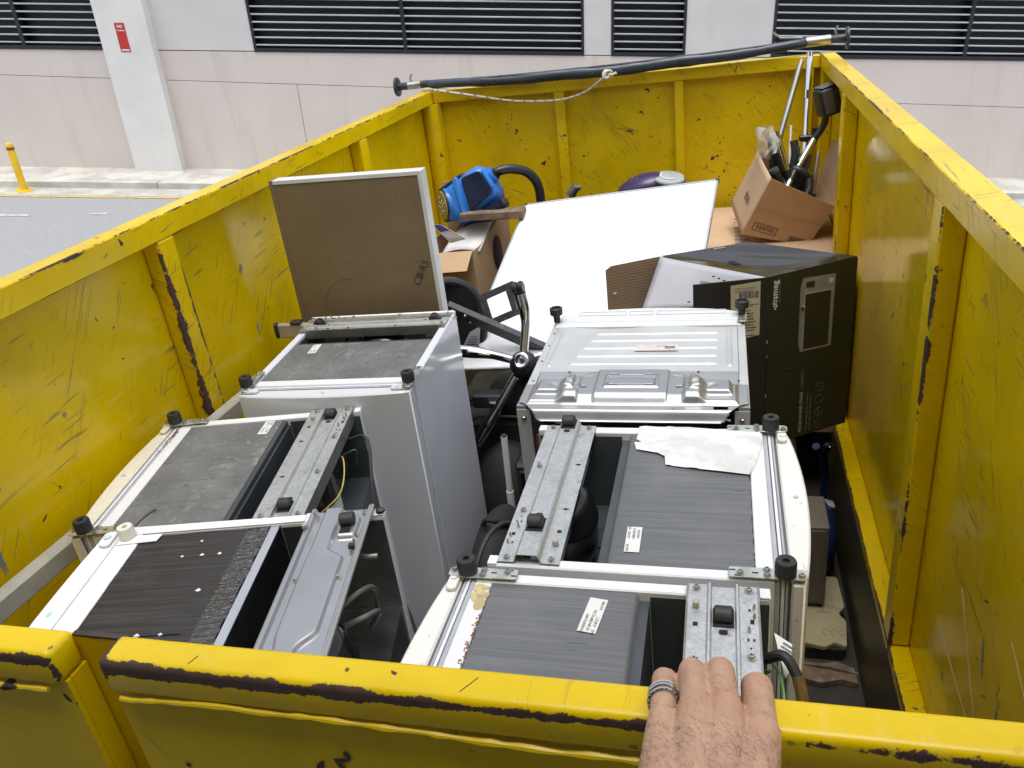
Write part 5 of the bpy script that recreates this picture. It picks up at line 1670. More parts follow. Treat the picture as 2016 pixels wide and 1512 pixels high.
for a, b in ((0.58, 0.20), (0.64, 0.22), (0.70, 0.25), (0.55, 0.85)):
    p = grey(a, b) + gk * 0.0045
    ev = (grey(a + 0.02, b) - grey(a - 0.02, b)).normalized()
    MB().poly([p, p + ev * 0.012, p + ev * 0.014 + Vector((0, 0, 0.006)), p + ev * 0.002 + Vector((0, 0, 0.004))], [(0, 1, 2, 3)]).build('torn_print', M['ink'], gf, smooth=False)
H3 = Vector((-0.455, 3.085, 0))
mb = MB()
P_ = [q3(mD, 0.02), q3(mD, MH - 0.002), q3(H3.lerp(mD, 0.1), MH - 0.004), q3(H3, MH - 0.018), q3(H3, 0.03)]
panel(mb, P_, 0.004)
bf = mb.build('inner_flap', M['card_in'], mw, smooth=False)
bn_ = (P_[1] - P_[0]).cross(P_[4] - P_[0]).normalized()
for k_, z in ((0.86, 0.60), (0.86, 0.52)):
    p = q3(mD.lerp(H3, k_), z) - Vector((0, 0.003, 0))
    MB().box(-0.006, 0.006, -0.004, -0.001, -0.004, 0.004, 0, T(p)).build('staple', M['sticker'], bf, smooth=False)
# print on the front: picture of the oven (turned on its side), maker's name, text, round symbols
ex_ = (mBv - mA).normalized()
FRM = frame(q3(mA, MH), ex_, Vector((0, 0, 1)))       # x along the side, y up, z out
def fpoly(name, pts, mat, e=0.0008, parent=None):
    return MB().poly([FRM @ Vector((a, -b, e)) for a, b in pts], [tuple(range(len(pts)))]).build(name, M[mat], parent or mw, smooth=False)
pic = fpoly('oven_picture', [(0.148, 0.036), (0.290, 0.047), (0.288, 0.343), (0.148, 0.337), (0.138, 0.303), (0.137, 0.071)], 'print_silver')
fpoly('picture_edge', [(0.1375, 0.071), (0.1475, 0.040), (0.152, 0.040), (0.150, 0.335), (0.1475, 0.334), (0.1385, 0.303)], 'print_dim', 0.0011, pic)
fpoly('picture_door', [(0.161, 0.103), (0.274, 0.109), (0.274, 0.334), (0.161, 0.329)], 'box_black', 0.0012, pic)
fpoly('picture_rim', [(0.161, 0.099), (0.274, 0.105), (0.274, 0.108), (0.161, 0.102)], 'print_white', 0.0012, pic)
fpoly('picture_display', [(0.160, 0.055), (0.199, 0.056), (0.199, 0.082), (0.162, 0.078)], 'box_black', 0.0012, pic)
for i in range(5):
    a = 0.213 + i * 0.009
    fpoly('picture_button', [(a, 0.058), (a + 0.004, 0.058), (a + 0.004, 0.084), (a, 0.083)], 'print_dim', 0.0012, pic)
fpoly('picture_knob', [(0.271 + 0.010 * math.cos(R(15 * i)), 0.070 + 0.010 * math.sin(R(15 * i))) for i in range(24)], 'print_white', 0.0013, pic)
MB().ball(FRM @ Vector((0.152, -0.154, 0.002)), 0.009, 0.006, 0.009, 10, 6).build('torn_hole', M['card_in'], pic)
fpoly('torn_core', [(0.139, 0.150), (0.150, 0.147), (0.152, 0.157), (0.142, 0.160)], 'dark', 0.0075, pic)
ROT = RZ(R(90))
text('smeg', 0.036, FRM @ T((0.028, -0.094, 0.0008)) @ ROT, M['print_white'], mw, name='maker_name', bold=0.0009)
for i, (da, db) in enumerate(((0.024, 0.099), (0.034, 0.101), (0.022, 0.109), (0.032, 0.112), (0.036, 0.121), (0.026, 0.120), (0.030, 0.131))):
    fpoly('logo_dot', [(da + 0.0042 * math.cos(R(30 * j)), db + 0.0042 * math.sin(R(30 * j))) for j in range(12)], 'print_white', 0.0009)
ink_lines(mw, FRM @ T((0.047, -0.060, 0.0008)) @ ROT, 0.10, 0.005, 1, 40, 'print_dim')
text('MICROWAVE OVEN', 0.0205, FRM @ T((0.165, -0.700, 0.0008)) @ ROT, M['print_white'], mw, name='printed_title')
text('SA34MX', 0.0205, FRM @ T((0.165, -0.497, 0.0008)) @ ROT, M['print_dim'], mw, name='printed_title')
ink_lines(mw, FRM @ T((0.194, -0.603, 0.0008)) @ ROT, 0.196, 0.008, 1, 41, 'print_dim')
ink_lines(mw, FRM @ T((0.209, -0.597, 0.0008)) @ ROT, 0.208, 0.008, 1, 42, 'print_dim')
for i, b in enumerate((0.685, 0.628, 0.570, 0.513)):
    ring_ = [FRM @ Vector((0.249 + 0.0185 * math.cos(R(20 * j)), -b + 0.0185 * math.sin(R(20 * j)), 0.001)) for j in range(18)]
    MB().tube(ring_, 0.0006, 4, closed=True).build('round_symbol', M['print_dim'], mw)
    text(('25', '900', 'L', 'G')[i], 0.012, FRM @ T((0.249, -b, 0.0009)) @ ROT, M['print_dim'], mw, align='CENTER', name='symbol_text')
MB().ball(FRM @ Vector((0.091, -0.399, 0.0)), 0.008, 0.004, 0.008, 10, 5).build('dent_mark', M['dark'], mw)
for z in (0.05, 0.23, 0.40, 0.46):
    MB().box(-0.0012, 0.0012, -0.0012, 0.001, -0.006, 0.006, 0, T(q3(mA, z))).build('worn_edge', M['card_lt'], mw, smooth=False)
e2_ = (mA - Vector((0.003, 0.003, 0)) - Fp).normalized()
LFM = frame(q3(Fp, MH), e2_, Vector((0, 0, 1)))
lb = MB().poly([LFM @ Vector((a, -b, 0.0008)) for a, b in ((0.136, 0.018), (0.244, 0.010), (0.244, 0.224), (0.139, 0.240))], [(0, 1, 2, 3)]).build('cream_label', M['label_cream'], mw, smooth=False)
barcode(lb, LFM @ T((0.203, -0.060, 0.0012)), 0.072, 0.026, 30)
text('S.NO.', 0.009, LFM @ T((0.19, -0.090, 0.0012)), M['ink'], lb, name='printed_line')
ink_lines(lb, LFM @ T((0.19, -0.038, 0.0012)), 0.08, 0.02, 2, 31, 'print_dim')
ink_lines(lb, LFM @ T((0.198, -0.102, 0.0012)), 0.084, 0.012, 2, 32)
ink_lines(lb, LFM @ T((0.190, -0.168, 0.0012)), 0.088, 0.080, 7, 33)
ink_lines(lb, LFM @ T((0.20, -0.222, 0.0012)), 0.078, 0.010, 1, 34)
text('SA34MX 900W', 0.010, LFM @ T((0.148, -0.122, 0.0012)), M['ink'], lb, name='printed_line')
# what the carton stands on: a dark appliance below it
db = thing('dark_appliance', 'dark boxy appliance deep in the bin beneath the black microwave carton', 'appliance', (0.17, 3.08, 0.0))
MB().box(-0.36, 0.12, -0.20, 0.24, 0.0, 0.678, 0.012).build('casing', M['black_plastic'], db)
MB().box(-0.30, 0.02, -0.215, -0.2005, 0.20, 0.56, 0.006).build('door', M['gloss_black'], db)
for k_ in range(3):
    MB().lathe([(0.016, 0), (0.014, 0.014), (0.004, 0.016)], 14, T((0.075, -0.2005, 0.26 + k_ * 0.11)) @ RX(R(90))).build('knob', M['grey_plastic'], db)

# ------------------------------------------------------------------ the vacuum box at the far left
M['blue_plastic'] = simple('bright_blue_plastic', (0.030, 0.19, 0.62), 0.22, var=0.06)
M['navy_clear'] = simple('smoky_navy_plastic', (0.010, 0.018, 0.045), 0.12)
M['grille'] = simple('tan_filter_disc', (0.33, 0.28, 0.13), 0.5)
M['purple'] = simple('dark_purple_plastic', (0.045, 0.028, 0.095), 0.25)
M['blue_print'] = simple('violet_blue_carton_print', (0.10, 0.10, 0.48), 0.4)
M['white_card'] = simple('white_carton_face', (0.72, 0.72, 0.74), 0.5)
vbO = Vector((-1.60, 3.95, 0.62))
vb = thing('cardboard_box', 'open brown cardboard box at the far left overflowing with vacuum cleaner parts', 'box', vbO)
p0, p1, p2 = Vector((0.0, 0.0, 0.592)), Vector((0.312, 0.0, 0.592)), Vector((0.44, 0.40, 0.70))
mb = MB(); panel(mb, [(0, 0, 0), (0.312, 0, 0), (0.312, 0, 0.592), (0, 0, 0.592)])
mb.build('front_wall', M['card'], vb)
mb = MB(); panel(mb, [(0.312, 0.004, 0), (0.42, 0.40, 0), (0.425, 0.40, 0.700), (0.40, 0.30, 0.692), (0.37, 0.20, 0.650), (0.34, 0.09, 0.606), (0.312, 0.004, 0.592)])
mb.build('side_wall', M['card_lt'], vb)
mb = MB(); panel(mb, [(0.42, 0.40, 0), (0.05, 0.42, 0), (0.05, 0.42, 0.88), (0.19, 0.41, 0.90), (0.20, 0.41, 0.70), (0.42, 0.40, 0.70)])
mb.build('back_wall', M['card_lt'], vb)
mb = MB(); panel(mb, [(0.05, 0.42, 0), (0, 0.004, 0), (0, 0.004, 0.592), (0.05, 0.42, 0.62)])
mb.build('side_wall', M['card'], vb)
mb = MB(); panel(mb, [(0.01, 0.01, 0.40), (0.30, 0.01, 0.40), (0.40, 0.38, 0.42), (0.06, 0.39, 0.42)])
mb.build('filler', M['card'], vb)
mb = MB(); panel(mb, [(-0.02, -0.015, 0.594), (0.316, -0.004, 0.600), (0.296, -0.085, 0.515), (0.0, -0.09, 0.505)])
mb.build('front_flap', M['card_lt'], vb)
MB().ball(Vector((0.385, 0.24, 0.51)), 0.004, 0.05, 0.10, 14, 9, RZ(R(-16))).build('purple_patch', M['purple'], vb)
MB().box(0.02, 0.20, -0.002, -0.0008, 0.28, 0.46).build('shipping_label', M['sticker'], vb)
ink_lines(vb, frame((0.11, -0.0032, 0.41), (1, 0, 0), (0, 0, 1)), 0.15, 0.08, 6, 50, 'print_dim')
mb = MB()
mb.sheet(10, 8, lambda a, b: Vector((0.12 + 0.22 * a + 0.05 * b, 0.05 + 0.30 * b, 0.575 + 0.10 * b + 0.07 * a * b + 0.02 * math.sin(a * 3))))
wc = mb.build('white_carton', M['white_card'], None, ang=180)
wc.modifiers.new('thickness', 'SOLIDIFY').thickness = 0.003
wc.location = vbO
tag(wc, 'white carton face with violet edge lying in the box below the blue vacuum', 'carton')
mb = MB()
mb.sheet(10, 3, lambda a, b: Vector((0.12 + 0.22 * a + 0.05 * (0.62 + b * 0.36), 0.05 + 0.30 * (0.62 + b * 0.36), 0.5775 + 0.10 * (0.62 + b * 0.36) + 0.07 * a * (0.62 + b * 0.36) + 0.02 * math.sin(a * 3))))
mb.build('violet_band', M['blue_print'], wc, ang=180)
MB().tube([Vector((0.215 + 0.07 * math.cos(q), 0.10 + 0.05 * math.sin(q), 0.600 + 0.018 * math.sin(q) + 0.012 * math.cos(q))) for q in [R(20 + 8 * j) for j in range(24)]], 0.003, 6).build('wire_loop', M['wire_w'], wc)
mb = MB()
panel(mb, [Vector(p) for p in ((0.105, 0.03, 0.745), (0.150, 0.03, 0.740), (0.275, 0.05, 0.652), (0.185, 0.05, 0.632), (0.172, 0.045, 0.648), (0.166, 0.045, 0.655), (0.160, 0.04, 0.668), (0.150, 0.04, 0.678), (0.142, 0.035, 0.692))], 0.002)
tc = mb.build('torn_carton', M['white_card'], smooth=False)
tc.location = vbO
tag(tc, 'torn white and violet piece of carton sticking out beside the blue vacuum', 'carton')
mb = MB()
panel(mb, [Vector(p) for p in ((0.106, 0.0285, 0.745), (0.150, 0.0285, 0.740), (0.195, 0.0365, 0.708), (0.140, 0.0335, 0.700))], 0.001)
mb.build('violet_print', M['blue_print'], tc, smooth=False)
sq = thing('vacuum_nozzle', 'dark glossy vacuum nozzle with blue stripe at the left of the far left box', 'vacuum tool', (-1.515, 3.97, 1.29))
MB().ball((0, 0, 0), 0.028, 0.05, 0.085, 18, 11, RY(R(-14))).build('shell', M['navy_clear'], sq)
MB().ball((0.006, -0.042, 0.0), 0.010, 0.010, 0.065, 12, 9, RY(R(-12))).build('stripe', simple('blue_glow_stripe', (0.25, 0.32, 0.75), 0.15), sq)
MB().tube([(-0.02, 0.0, 0.055), (-0.09, 0.02, 0.062), (-0.17, 0.03, 0.060)], 0.022, 14).build('pipe', M['gloss_black'], sq)
MB().ball((0.020, -0.045, -0.095), 0.013, 0.010, 0.022, 10, 7).build('white_peg', M['sticker'], sq)

bv = thing('vacuum_cleaner', 'bright blue canister vacuum cleaner tilted on top of the far left box', 'vacuum cleaner', (-1.335, 4.24, 1.447))
bv.scale = (1.17, 1.17, 1.17)
BX = Vector((0.80, 0.10, 0.46)).normalized()
BM_ = frame((0, 0, 0), BX, Vector((-0.42, 0.30, 0.85))) @ RX(R(-90))    # x to the hose end, -y to the viewer, z up across the body
MB().box(-0.13, 0.135, -0.095, 0.095, -0.100, 0.090, 0.055, BM_, 4).build('body', M['blue_plastic'], bv, ang=60)
MB().prism(rounded([(-0.020, -0.082), (0.118, -0.070), (0.118, 0.048), (0.020, 0.070)], 0.018), 'y', -0.106, -0.090, 0.004, BM_).build('dust_window', M['navy_clear'], bv)
MB().prism([(-0.070, -0.10), (-0.040, -0.10), (0.012, 0.088), (-0.018, 0.088)], 'y', -0.112, -0.088, 0.008, BM_).build('side_rib', M['blue_plastic'], bv)
MB().prism([(0.120, -0.06), (0.140, -0.055), (0.135, 0.045), (0.118, 0.04)], 'y', -0.108, -0.080, 0.006, BM_).build('side_rib', M['blue_plastic'], bv)
MB().box(-0.11, 0.03, -0.070, 0.07, 0.078, 0.100, 0.015, BM_, 3).build('handle_cover', M['black_plastic'], bv)
dn = Vector((-0.80, -0.58, 0.02)).normalized()
dx = Vector((0.0, 0.0, 1.0))
dxx = (dx - dn * dx.dot(dn)).normalized()
dyy = dn.cross(dxx)
WMx = Matrix(((dxx.x, dyy.x, dn.x, -0.125), (dxx.y, dyy.y, dn.y, -0.045), (dxx.z, dyy.z, dn.z, -0.030), (0, 0, 0, 1)))
MB().lathe([(0.078, -0.075), (0.082, -0.02), (0.080, 0.004)], 30, WMx).build('filter_housing', M['blue_plastic'], bv)
MB().lathe([(0.0795, 0.0045), (0.0795, 0.011), (0.072, 0.0125)], 30, WMx).build('rim', M['black_plastic'], bv)
dsc = MB().lathe([(0.071, 0.0128), (0.066, 0.0175), (0.02, 0.0195), (0.002, 0.0196)], 30, WMx).build('filter_disc', M['grille'], bv)
for i in range(11):
    a, r_ = i * 2.4, 0.010 + 0.0040 * i
    MB().ball(WMx @ Vector((r_ * math.cos(a), r_ * math.sin(a), 0.0195)), 0.0042, n=8, m=5).build('vent_dot', M['print_white'], dsc)
hs0 = Vector((0.108, -0.02, 0.085))
MB().tube([hs0 + Vector((-0.035, 0, -0.050)), hs0, hs0 + Vector((0.020, 0, 0.012))], [0.050, 0.038, 0.036], 18).build('hose_socket', M['blue_plastic'], bv)
MB().box(0.0, 0.14, -0.09, -0.01, -0.150, -0.101, 0.012, BM_).build('undercarriage', M['navy_clear'], bv)
hp = bezier([(0.122, -0.02, 0.090), (0.150, -0.01, 0.106), (0.205, 0.02, 0.104), (0.262, 0.06, 0.075), (0.300, 0.08, 0.015), (0.308, 0.08, -0.07), (0.300, 0.08, -0.15)], 110)
hr = [0.0205 + 0.0024 * (i % 2) for i in range(len(hp))]
MB().tube(hp, hr, 14).build('hose', M['black_plastic'], bv, ang=80)
MB().tube([Vector(hp[0]) - Vector((0.012, 0, 0.008)), Vector(hp[8])], [0.028, 0.026], 16).build('hose_cuff', M['black_plastic'], bv)

pk = thing('wood_offcut', 'weathered timber offcut lying level in front of the blue vacuum', 'timber', (-1.215, 4.06, 1.372))
M['wood_old'] = simple('weathered_wood', (0.17, 0.12, 0.08), 0.8, var=0.35, scale=22, bump=0.3, bscale=50, dirt=(0.38, 0.32, 0.26), dirt_amt=0.5)
MB().box(-0.150, 0.20, -0.01, 0.085, -0.021, 0.021, 0.004).build('beam', M['wood_old'], pk)

pv = thing('vacuum_cleaner', 'purple vacuum cleaner with a clear round lid behind the top of the whiteboard', 'vacuum cleaner', (-0.37, 4.56, 1.36))
MB().ball((-0.06, 0.0, 0.0), 0.150, 0.11, 0.070, 24, 13, RY(R(-14))).build('body', M['purple'], pv)
pm = T((0.085, -0.03, 0.040)) @ Matrix.Scale(0.88, 4) @ RX(R(10)) @ RY(R(8))
MB().lathe([(0.100, -0.03), (0.104, -0.006), (0.104, 0.004), (0.100, 0.008)], 30, pm).build('lid_ring', M['grey_plastic'], pv)
MB().lathe([(0.097, 0.0085), (0.092, 0.016), (0.05, 0.022), (0.002, 0.024)], 30, pm).build('round_lid', simple('milky_clear_lid', (0.34, 0.38, 0.39), 0.08), pv)
MB().tube([pm @ Vector((0.055 * math.cos(R(6 * j)), 0.055 * math.sin(R(6 * j)), 0.0235)) for j in range(25, 52)], 0.006, 6).build('lid_handle', M['sticker'], pv)
for k_ in range(3):
    MB().box(-0.016, 0.016, -0.002, 0.002, -0.004, 0.004, 0.001, T((-0.135 + k_ * 0.022, -0.075, 0.055)) @ RY(R(-60))).build('vent_slot', M['print_dim'], pv)
MB().box(-0.20, 0.16, -0.11, 0.12, -1.36, -0.07, 0.01).build('lower_body', M['black_plastic'], pv)
ob = MB().tube([(-0.83, 4.45, 1.36), (-0.79, 4.45, 1.405), (-0.765, 4.45, 1.40)], [0.03, 0.022, 0.014], 12).build('grey_plug', M['grey_plastic'])
tag(ob, 'small grey plastic cap peeping over the left part of the whiteboard top', 'cap')

# ------------------------------------------------------------------ office chairs
ch = thing('office_chair', 'upturned office chair base with chrome star legs and black seat between the fridges', 'chair', (-0.79, 2.90, 1.065))
M['seat_cloth'] = simple('black_seat_fabric', (0.018, 0.018, 0.020), 0.8, var=0.2, scale=10, bump=0.4, bscale=30)
MB().ball((0, 0, -0.012), 0.062, 0.050, 0.058, 24, 13).build('hub', M['black_plastic'], ch)
hm = T((0.0, -0.036, 0.022)) @ RX(R(58))
MB().lathe([(0.032, 0), (0.032, 0.010), (0.026, 0.013), (0.025, 0.008), (0.014, 0.006), (0.013, 0.010), (0.004, 0.011)], 24, hm).build('gas_spring_end', M['chrome'], ch)
legs = [((0.0, 0.02, 0.04), (0.012, 0.06, 0.165), (-0.002, 0.07, 0.275)), ((-0.045, 0.0, 0.010), (-0.16, 0.02, 0.028), (-0.30, 0.02, 0.045)), ((-0.035, -0.02, -0.055), (-0.12, -0.06, -0.185), (-0.215, -0.085, -0.325)),
        ((0.045, 0.01, 0.015), (0.15, 0.05, 0.03), (0.28, 0.08, 0.05)), ((0.03, -0.02, -0.06), (0.09, -0.05, -0.2), (0.14, -0.07, -0.33))]
for i, pth in enumerate(legs):
    P_ = bezier(pth, 16)
    k_ = len(P_)
    rad = [0.0185 + 0.0085 * smooth01(j / (k_ - 1), 0.35, 0.8) for j in range(k_)]
    lg = MB().tube(P_, rad, 16).build('leg', M['chrome'], ch)
    # pressed flute along the outer half
    mid = P_[int(k_ * 0.45):int(k_ * 0.92)]
    MB().tube([p + Vector((0.002, -0.020, 0.006)) for p in mid], [0.002 + 0.009 * math.sin(math.pi * j / (len(mid) - 1)) for j in range(len(mid))], 8).build('flute', M['gloss_black'] if i == 99 else M['chrome'], lg)
    e, d_ = P_[-1], (P_[-1] - P_[-2]).normalized()
    if i < 3:
        cs = MB()
        side = d_.cross(Vector((0, 1, 0))).normalized()
        c0 = e + d_ * 0.022
        for s_ in (-0.014, 0.010):
            cs.tube([c0 + side * (s_ - 0.007), c0 + side * s_, c0 + side * (s_ + 0.009), c0 + side * (s_ + 0.014)], [0.022, 0.027, 0.027, 0.022], 18)
        cs.tube([e - d_ * 0.01, c0], 0.012, 10)
        o = cs.build('castor', M['black_plastic'], ch)
MB().tube([(0, 0.01, -0.06), (-0.01, 0.06, -0.16)], 0.03, 14).build('column', M['black_plastic'], ch)
mb = MB().ball((-0.05, 0.10, -0.22), 0.155, 0.10, 0.15, 24, 13, RX(R(20)))
mb.build('seat_pad', M['seat_cloth'], ch)
MB().box(-0.235, -0.105, -0.045, 0.02, -0.20, -0.135, 0.008).build('tilt_box', M['black_plastic'], ch)
MB().box(-0.165, -0.115, -0.0475, -0.0455, -0.175, -0.150).build('tilt_panel', M['grey_plastic'], ch)
MB().box(-0.155, -0.125, -0.0490, -0.0478, -0.172, -0.163).build('small_label', M['sticker'], ch)
MB().tube(bezier([(-0.24, -0.05, -0.25), (-0.20, -0.06, -0.225), (-0.05, -0.07, -0.222), (0.04, -0.07, -0.225)], 14), 0.006, 8).build('lever', M['black_plastic'], ch)

mc = thing('chair_back', 'black mesh chair back with curved rim behind the brown panel', 'chair', (-1.22, 3.26, 1.10))
rim = [Vector((0.165 * math.cos(q), 0.03 * math.sin(2 * q), 0.195 * math.sin(q) - 0.0)) for q in [R(6 * j) for j in range(60)]]
MB().tube(rim, 0.022, 10, closed=True).build('rim', M['black_plastic'], mc)
t = NT('chair_mesh')
t.n('ShaderNodeTexCoord')
M['chair_mesh'] = t.out((0.012, 0.012, 0.014), 0.7, 0.0)
mb = MB()
mb.poly([Vector((0.16 * math.cos(R(12 * j)), 0.006, 0.19 * math.sin(R(12 * j)))) for j in range(30)], [tuple(range(30))])
mb.build('mesh_panel', M['chair_mesh'], mc)
wsx = thing('perforated_panel', 'pale perforated plastic panel glimpsed beside the mesh chair back', 'panel', (-1.13, 3.18, 0.98))
mb = MB()
panel(mb, [(-0.05, 0, -0.03), (0.05, 0.01, -0.02), (0.075, 0.02, 0.12), (0.02, 0.02, 0.09)])
mb.build('sheet', M['box_grey'], wsx)
mb = MB()
for i in range(9):
    for j in range(9):
        x, z = -0.03 + i * 0.009 + j * 0.0075, -0.02 + j * 0.012
        if inside((x, z), [(-0.045, -0.028), (0.045, -0.02), (0.07, 0.11), (0.022, 0.085)]):
            mb.box(x - 0.0022, x + 0.0022, -0.002 + 0.0, 0.004, z - 0.0022, z + 0.0022)
o = mb.build('perforation', M['ink'], wsx, smooth=False)
o['kind'] = 'stuff'

# TV wall mount arm
tv = thing('wall_mount_arm', 'black steel television wall mount arm lying across the gap', 'bracket', (-0.97, 3.12, 1.13))
ax = Vector((0.425, 0.02, -0.225)).normalized()
up_ = Vector((0.30, -0.42, 0.70))
AM = frame((0, 0, 0), ax, up_)
MB().box(-0.22, 0.30, -0.030, 0.030, -0.016, 0.016, 0.003, AM @ RX(R(0))).build('arm', M['steel_dk'], tv)
for (a, b) in ((-0.19, 0.016), (-0.165, -0.016), (-0.13, 0.02), (-0.10, -0.012)):
    MB().lathe([(0.006, 0), (0.006, 0.004), (0.003, 0.009)], 8, AM @ T((a, b, 0.016))).build('bolt', M['screw'], tv)
for (a, b) in ((-0.05, 0.012), (0.0, -0.015), (0.05, 0.012), (0.10, -0.012), (0.15, 0.014), (0.21, -0.010), (0.24, 0.012)):
    MB().lathe([(0.004, 0), (0.004, 0.0008)], 8, AM @ T((a, b, 0.0161))).build('hole', M['dark'], tv)
PM2 = T((0.03, 0.05, 0.085)) @ frame((0, 0, 0), Vector((0.30, 0.0, 0.12)), Vector((0.35, -0.35, -0.55)))
mb = MB()
for (a, b, c_, d_) in ((-0.09, 0.09, -0.075, -0.045), (-0.09, 0.09, 0.045, 0.075), (-0.09, -0.055, -0.0445, 0.0445), (0.045, 0.09, -0.0445, 0.0445)):
    mb.box(a, b, c_, d_, -0.003, 0.003, 0.001, PM2)
o = mb.build('mounting_plate', M['steel_dk'], tv)
o['kind'] = 'stuff'
for (a, b) in ((-0.04, -0.06), (0.055, -0.06)):
    MB().box(a - 0.012, a + 0.012, b - 0.004, b + 0.004, 0.0031, 0.0038, 0, PM2).build('plate_slot', M['whiteboard'], tv)

wp = thing('white_pole', 'thin white telescopic pole standing in the gap left of the fridges', 'pole', (-0.795, 2.5, 0.0))
MB().tube([(0.002, 0.0, 0.945), (-0.004, 0.0, 0.70)], 0.0125, 14).build('upper_tube', M['door_white'], wp)
MB().tube([(-0.004, 0.0, 0.699), (-0.012, 0.0, 0.05)], 0.0150, 14).build('lower_tube', M['door_white'], wp)
MB().tube([(0.002, 0.0, 0.9455), (0.0021, 0.0, 0.952)], [0.0115, 0.010], 14).build('end_plug', M['rubber'], wp)
# dark clutter in the same gap
def clutter(name, label, cat, loc, parts):
    th = thing(name, label, cat, loc)
    for nm, f_, m_ in parts:
        f_(MB()).build(nm, M[m_] if isinstance(m_, str) else m_, th)
    return th
clutter('black_printer', 'black desktop machine lying on its side under the white pole', 'machine', (-0.70, 2.55, 0.0), [
    ('casing', lambda m: m.box(-0.07, 0.09, -0.05, 0.20, 0.45, 0.82, 0.012), 'black_plastic'), ('front_lip', lambda m: m.box(-0.05, 0.07, -0.065, -0.0505, 0.62, 0.80, 0.006), 'gloss_black'),
    ('tray', lambda m: m.box(-0.06, 0.085, -0.09, -0.0505, 0.46, 0.55, 0.01), 'grey_plastic')])
clutter('black_bag', 'soft black bag slumped low between the tall white fridge and the steel based one', 'bag', (-0.80, 2.28, 0.0), [
    ('body', lambda m: m.ball((0, 0, 0.36), 0.125, 0.30, 0.38, 22, 12), 'seat_cloth'), ('strap', lambda m: m.tube(bezier([(-0.05, 0.0, 0.70), (0.0, -0.08, 0.78), (0.06, 0.0, 0.70)], 12), 0.009, 8), 'rubber')])
clutter('black_cushion', 'big soft black cushion under the upturned chair base', 'cushion', (-0.90, 2.86, 0.0), [
    ('cover', lambda m: m.ball((0, 0, 0.34), 0.19, 0.16, 0.36, 24, 13), 'seat_cloth'), ('piping', lambda m: m.tube([(0.192 * math.cos(R(15 * j)), 0.163 * math.sin(R(15 * j)), 0.34) for j in range(24)], 0.006, 6, closed=True), 'rubber')])
clutter('black_suitcase', 'black suitcase standing under the lower edge of the whiteboard', 'suitcase', (-1.05, 3.02, 0.0), [
    ('shell', lambda m: m.box(-0.23, 0.30, -0.10, 0.14, 0.03, 0.78, 0.03), 'seat_cloth'), ('handle', lambda m: m.tube(bezier([(-0.06, 0.02, 0.775), (-0.04, 0.02, 0.81), (0.06, 0.02, 0.81), (0.08, 0.02, 0.775)], 12), 0.009, 8), 'rubber'),
    ('zip', lambda m: m.box(-0.231, 0.301, 0.015, 0.025, 0.05, 0.76, 0.004), 'rubber')])
clutter('grey_speaker', 'small grey rounded speaker wedged beside the white pole', 'speaker', (-0.74, 2.30, 0.0), [
    ('shell', lambda m: m.ball((0, 0, 0.63), 0.055, 0.06, 0.07, 18, 11), 'grey_plastic'), ('cone', lambda m: m.lathe([(0.03, 0), (0.012, 0.006), (0.004, 0.008)], 18, T((0, -0.058, 0.64)) @ RX(R(90))), 'gloss_black')])
clutter('black_desk_fan', 'round black appliance standing deep in the middle gap', 'appliance', (-0.72, 1.82, 0.0), [
    ('drum', lambda m: m.lathe([(0.09, 0.0), (0.125, 0.03), (0.125, 0.36), (0.105, 0.52), (0.03, 0.54)], 24), 'black_plastic'), ('rim', lambda m: m.tube([(0.125 * math.cos(R(20 * j)), 0.125 * math.sin(R(20 * j)), 0.365) for j in range(18)], 0.006, 6, closed=True), 'grey_plastic')])
clutter('white_rod', 'short white rod lying low beside the tall fridge', 'rod', (-0.86, 2.36, 0.0), [
    ('rod', lambda m: m.tube([(-0.03, 0, 0.60), (0.08, -0.02, 0.56)], 0.009, 10), 'door_white'), ('tip', lambda m: m.tube([(0.0805, -0.0201, 0.5598), (0.09, -0.022, 0.5565)], 0.0085, 10), 'rubber')])

# ------------------------------------------------------------------ left wall: loose rails
o = MB().box(-0.022, 0.022, -1.10, 1.20, -0.030, 0.030, 0.006).build('grey_rail', simple('grey_beige_steel', (0.36, 0.355, 0.31), 0.45, var=0.12, scale=5, dirt=(0.24, 0.22, 0.17), dirt_amt=0.6))
o.location = (-1.752 + 0.062, 1.62, 1.238)
o.rotation_euler = (R(-1.5), 0, R(-0.8))
tag(o, 'long grey beige square rail lying between the left wall and the fridges', 'rail')
ra = thing('beige_bar', 'flat beige metal bar with a black end cap sticking out left of the brown panel', 'bar', (-1.66, 2.66, 1.325))
M['beige_metal'] = simple('beige_metal', (0.36, 0.32, 0.25), 0.45, var=0.08)
MB().box(-0.060, 0.42, -0.012, 0.012, -0.030, 0.030, 0.006).build('bar', M['beige_metal'], ra)
MB().box(-0.078, -0.0605, -0.015, 0.015, -0.034, 0.034, 0.008).build('end_cap', M['rubber'], ra)
MB().box(0.0, 0.05, -0.018, 0.018, 0.0302, 0.042, 0.005).build('clamp', M['rubber'], ra)
MB().box(-0.005, 0.012, -0.008, 0.008, -0.055, -0.0302, 0.003).build('catch', M['rubber'], ra)

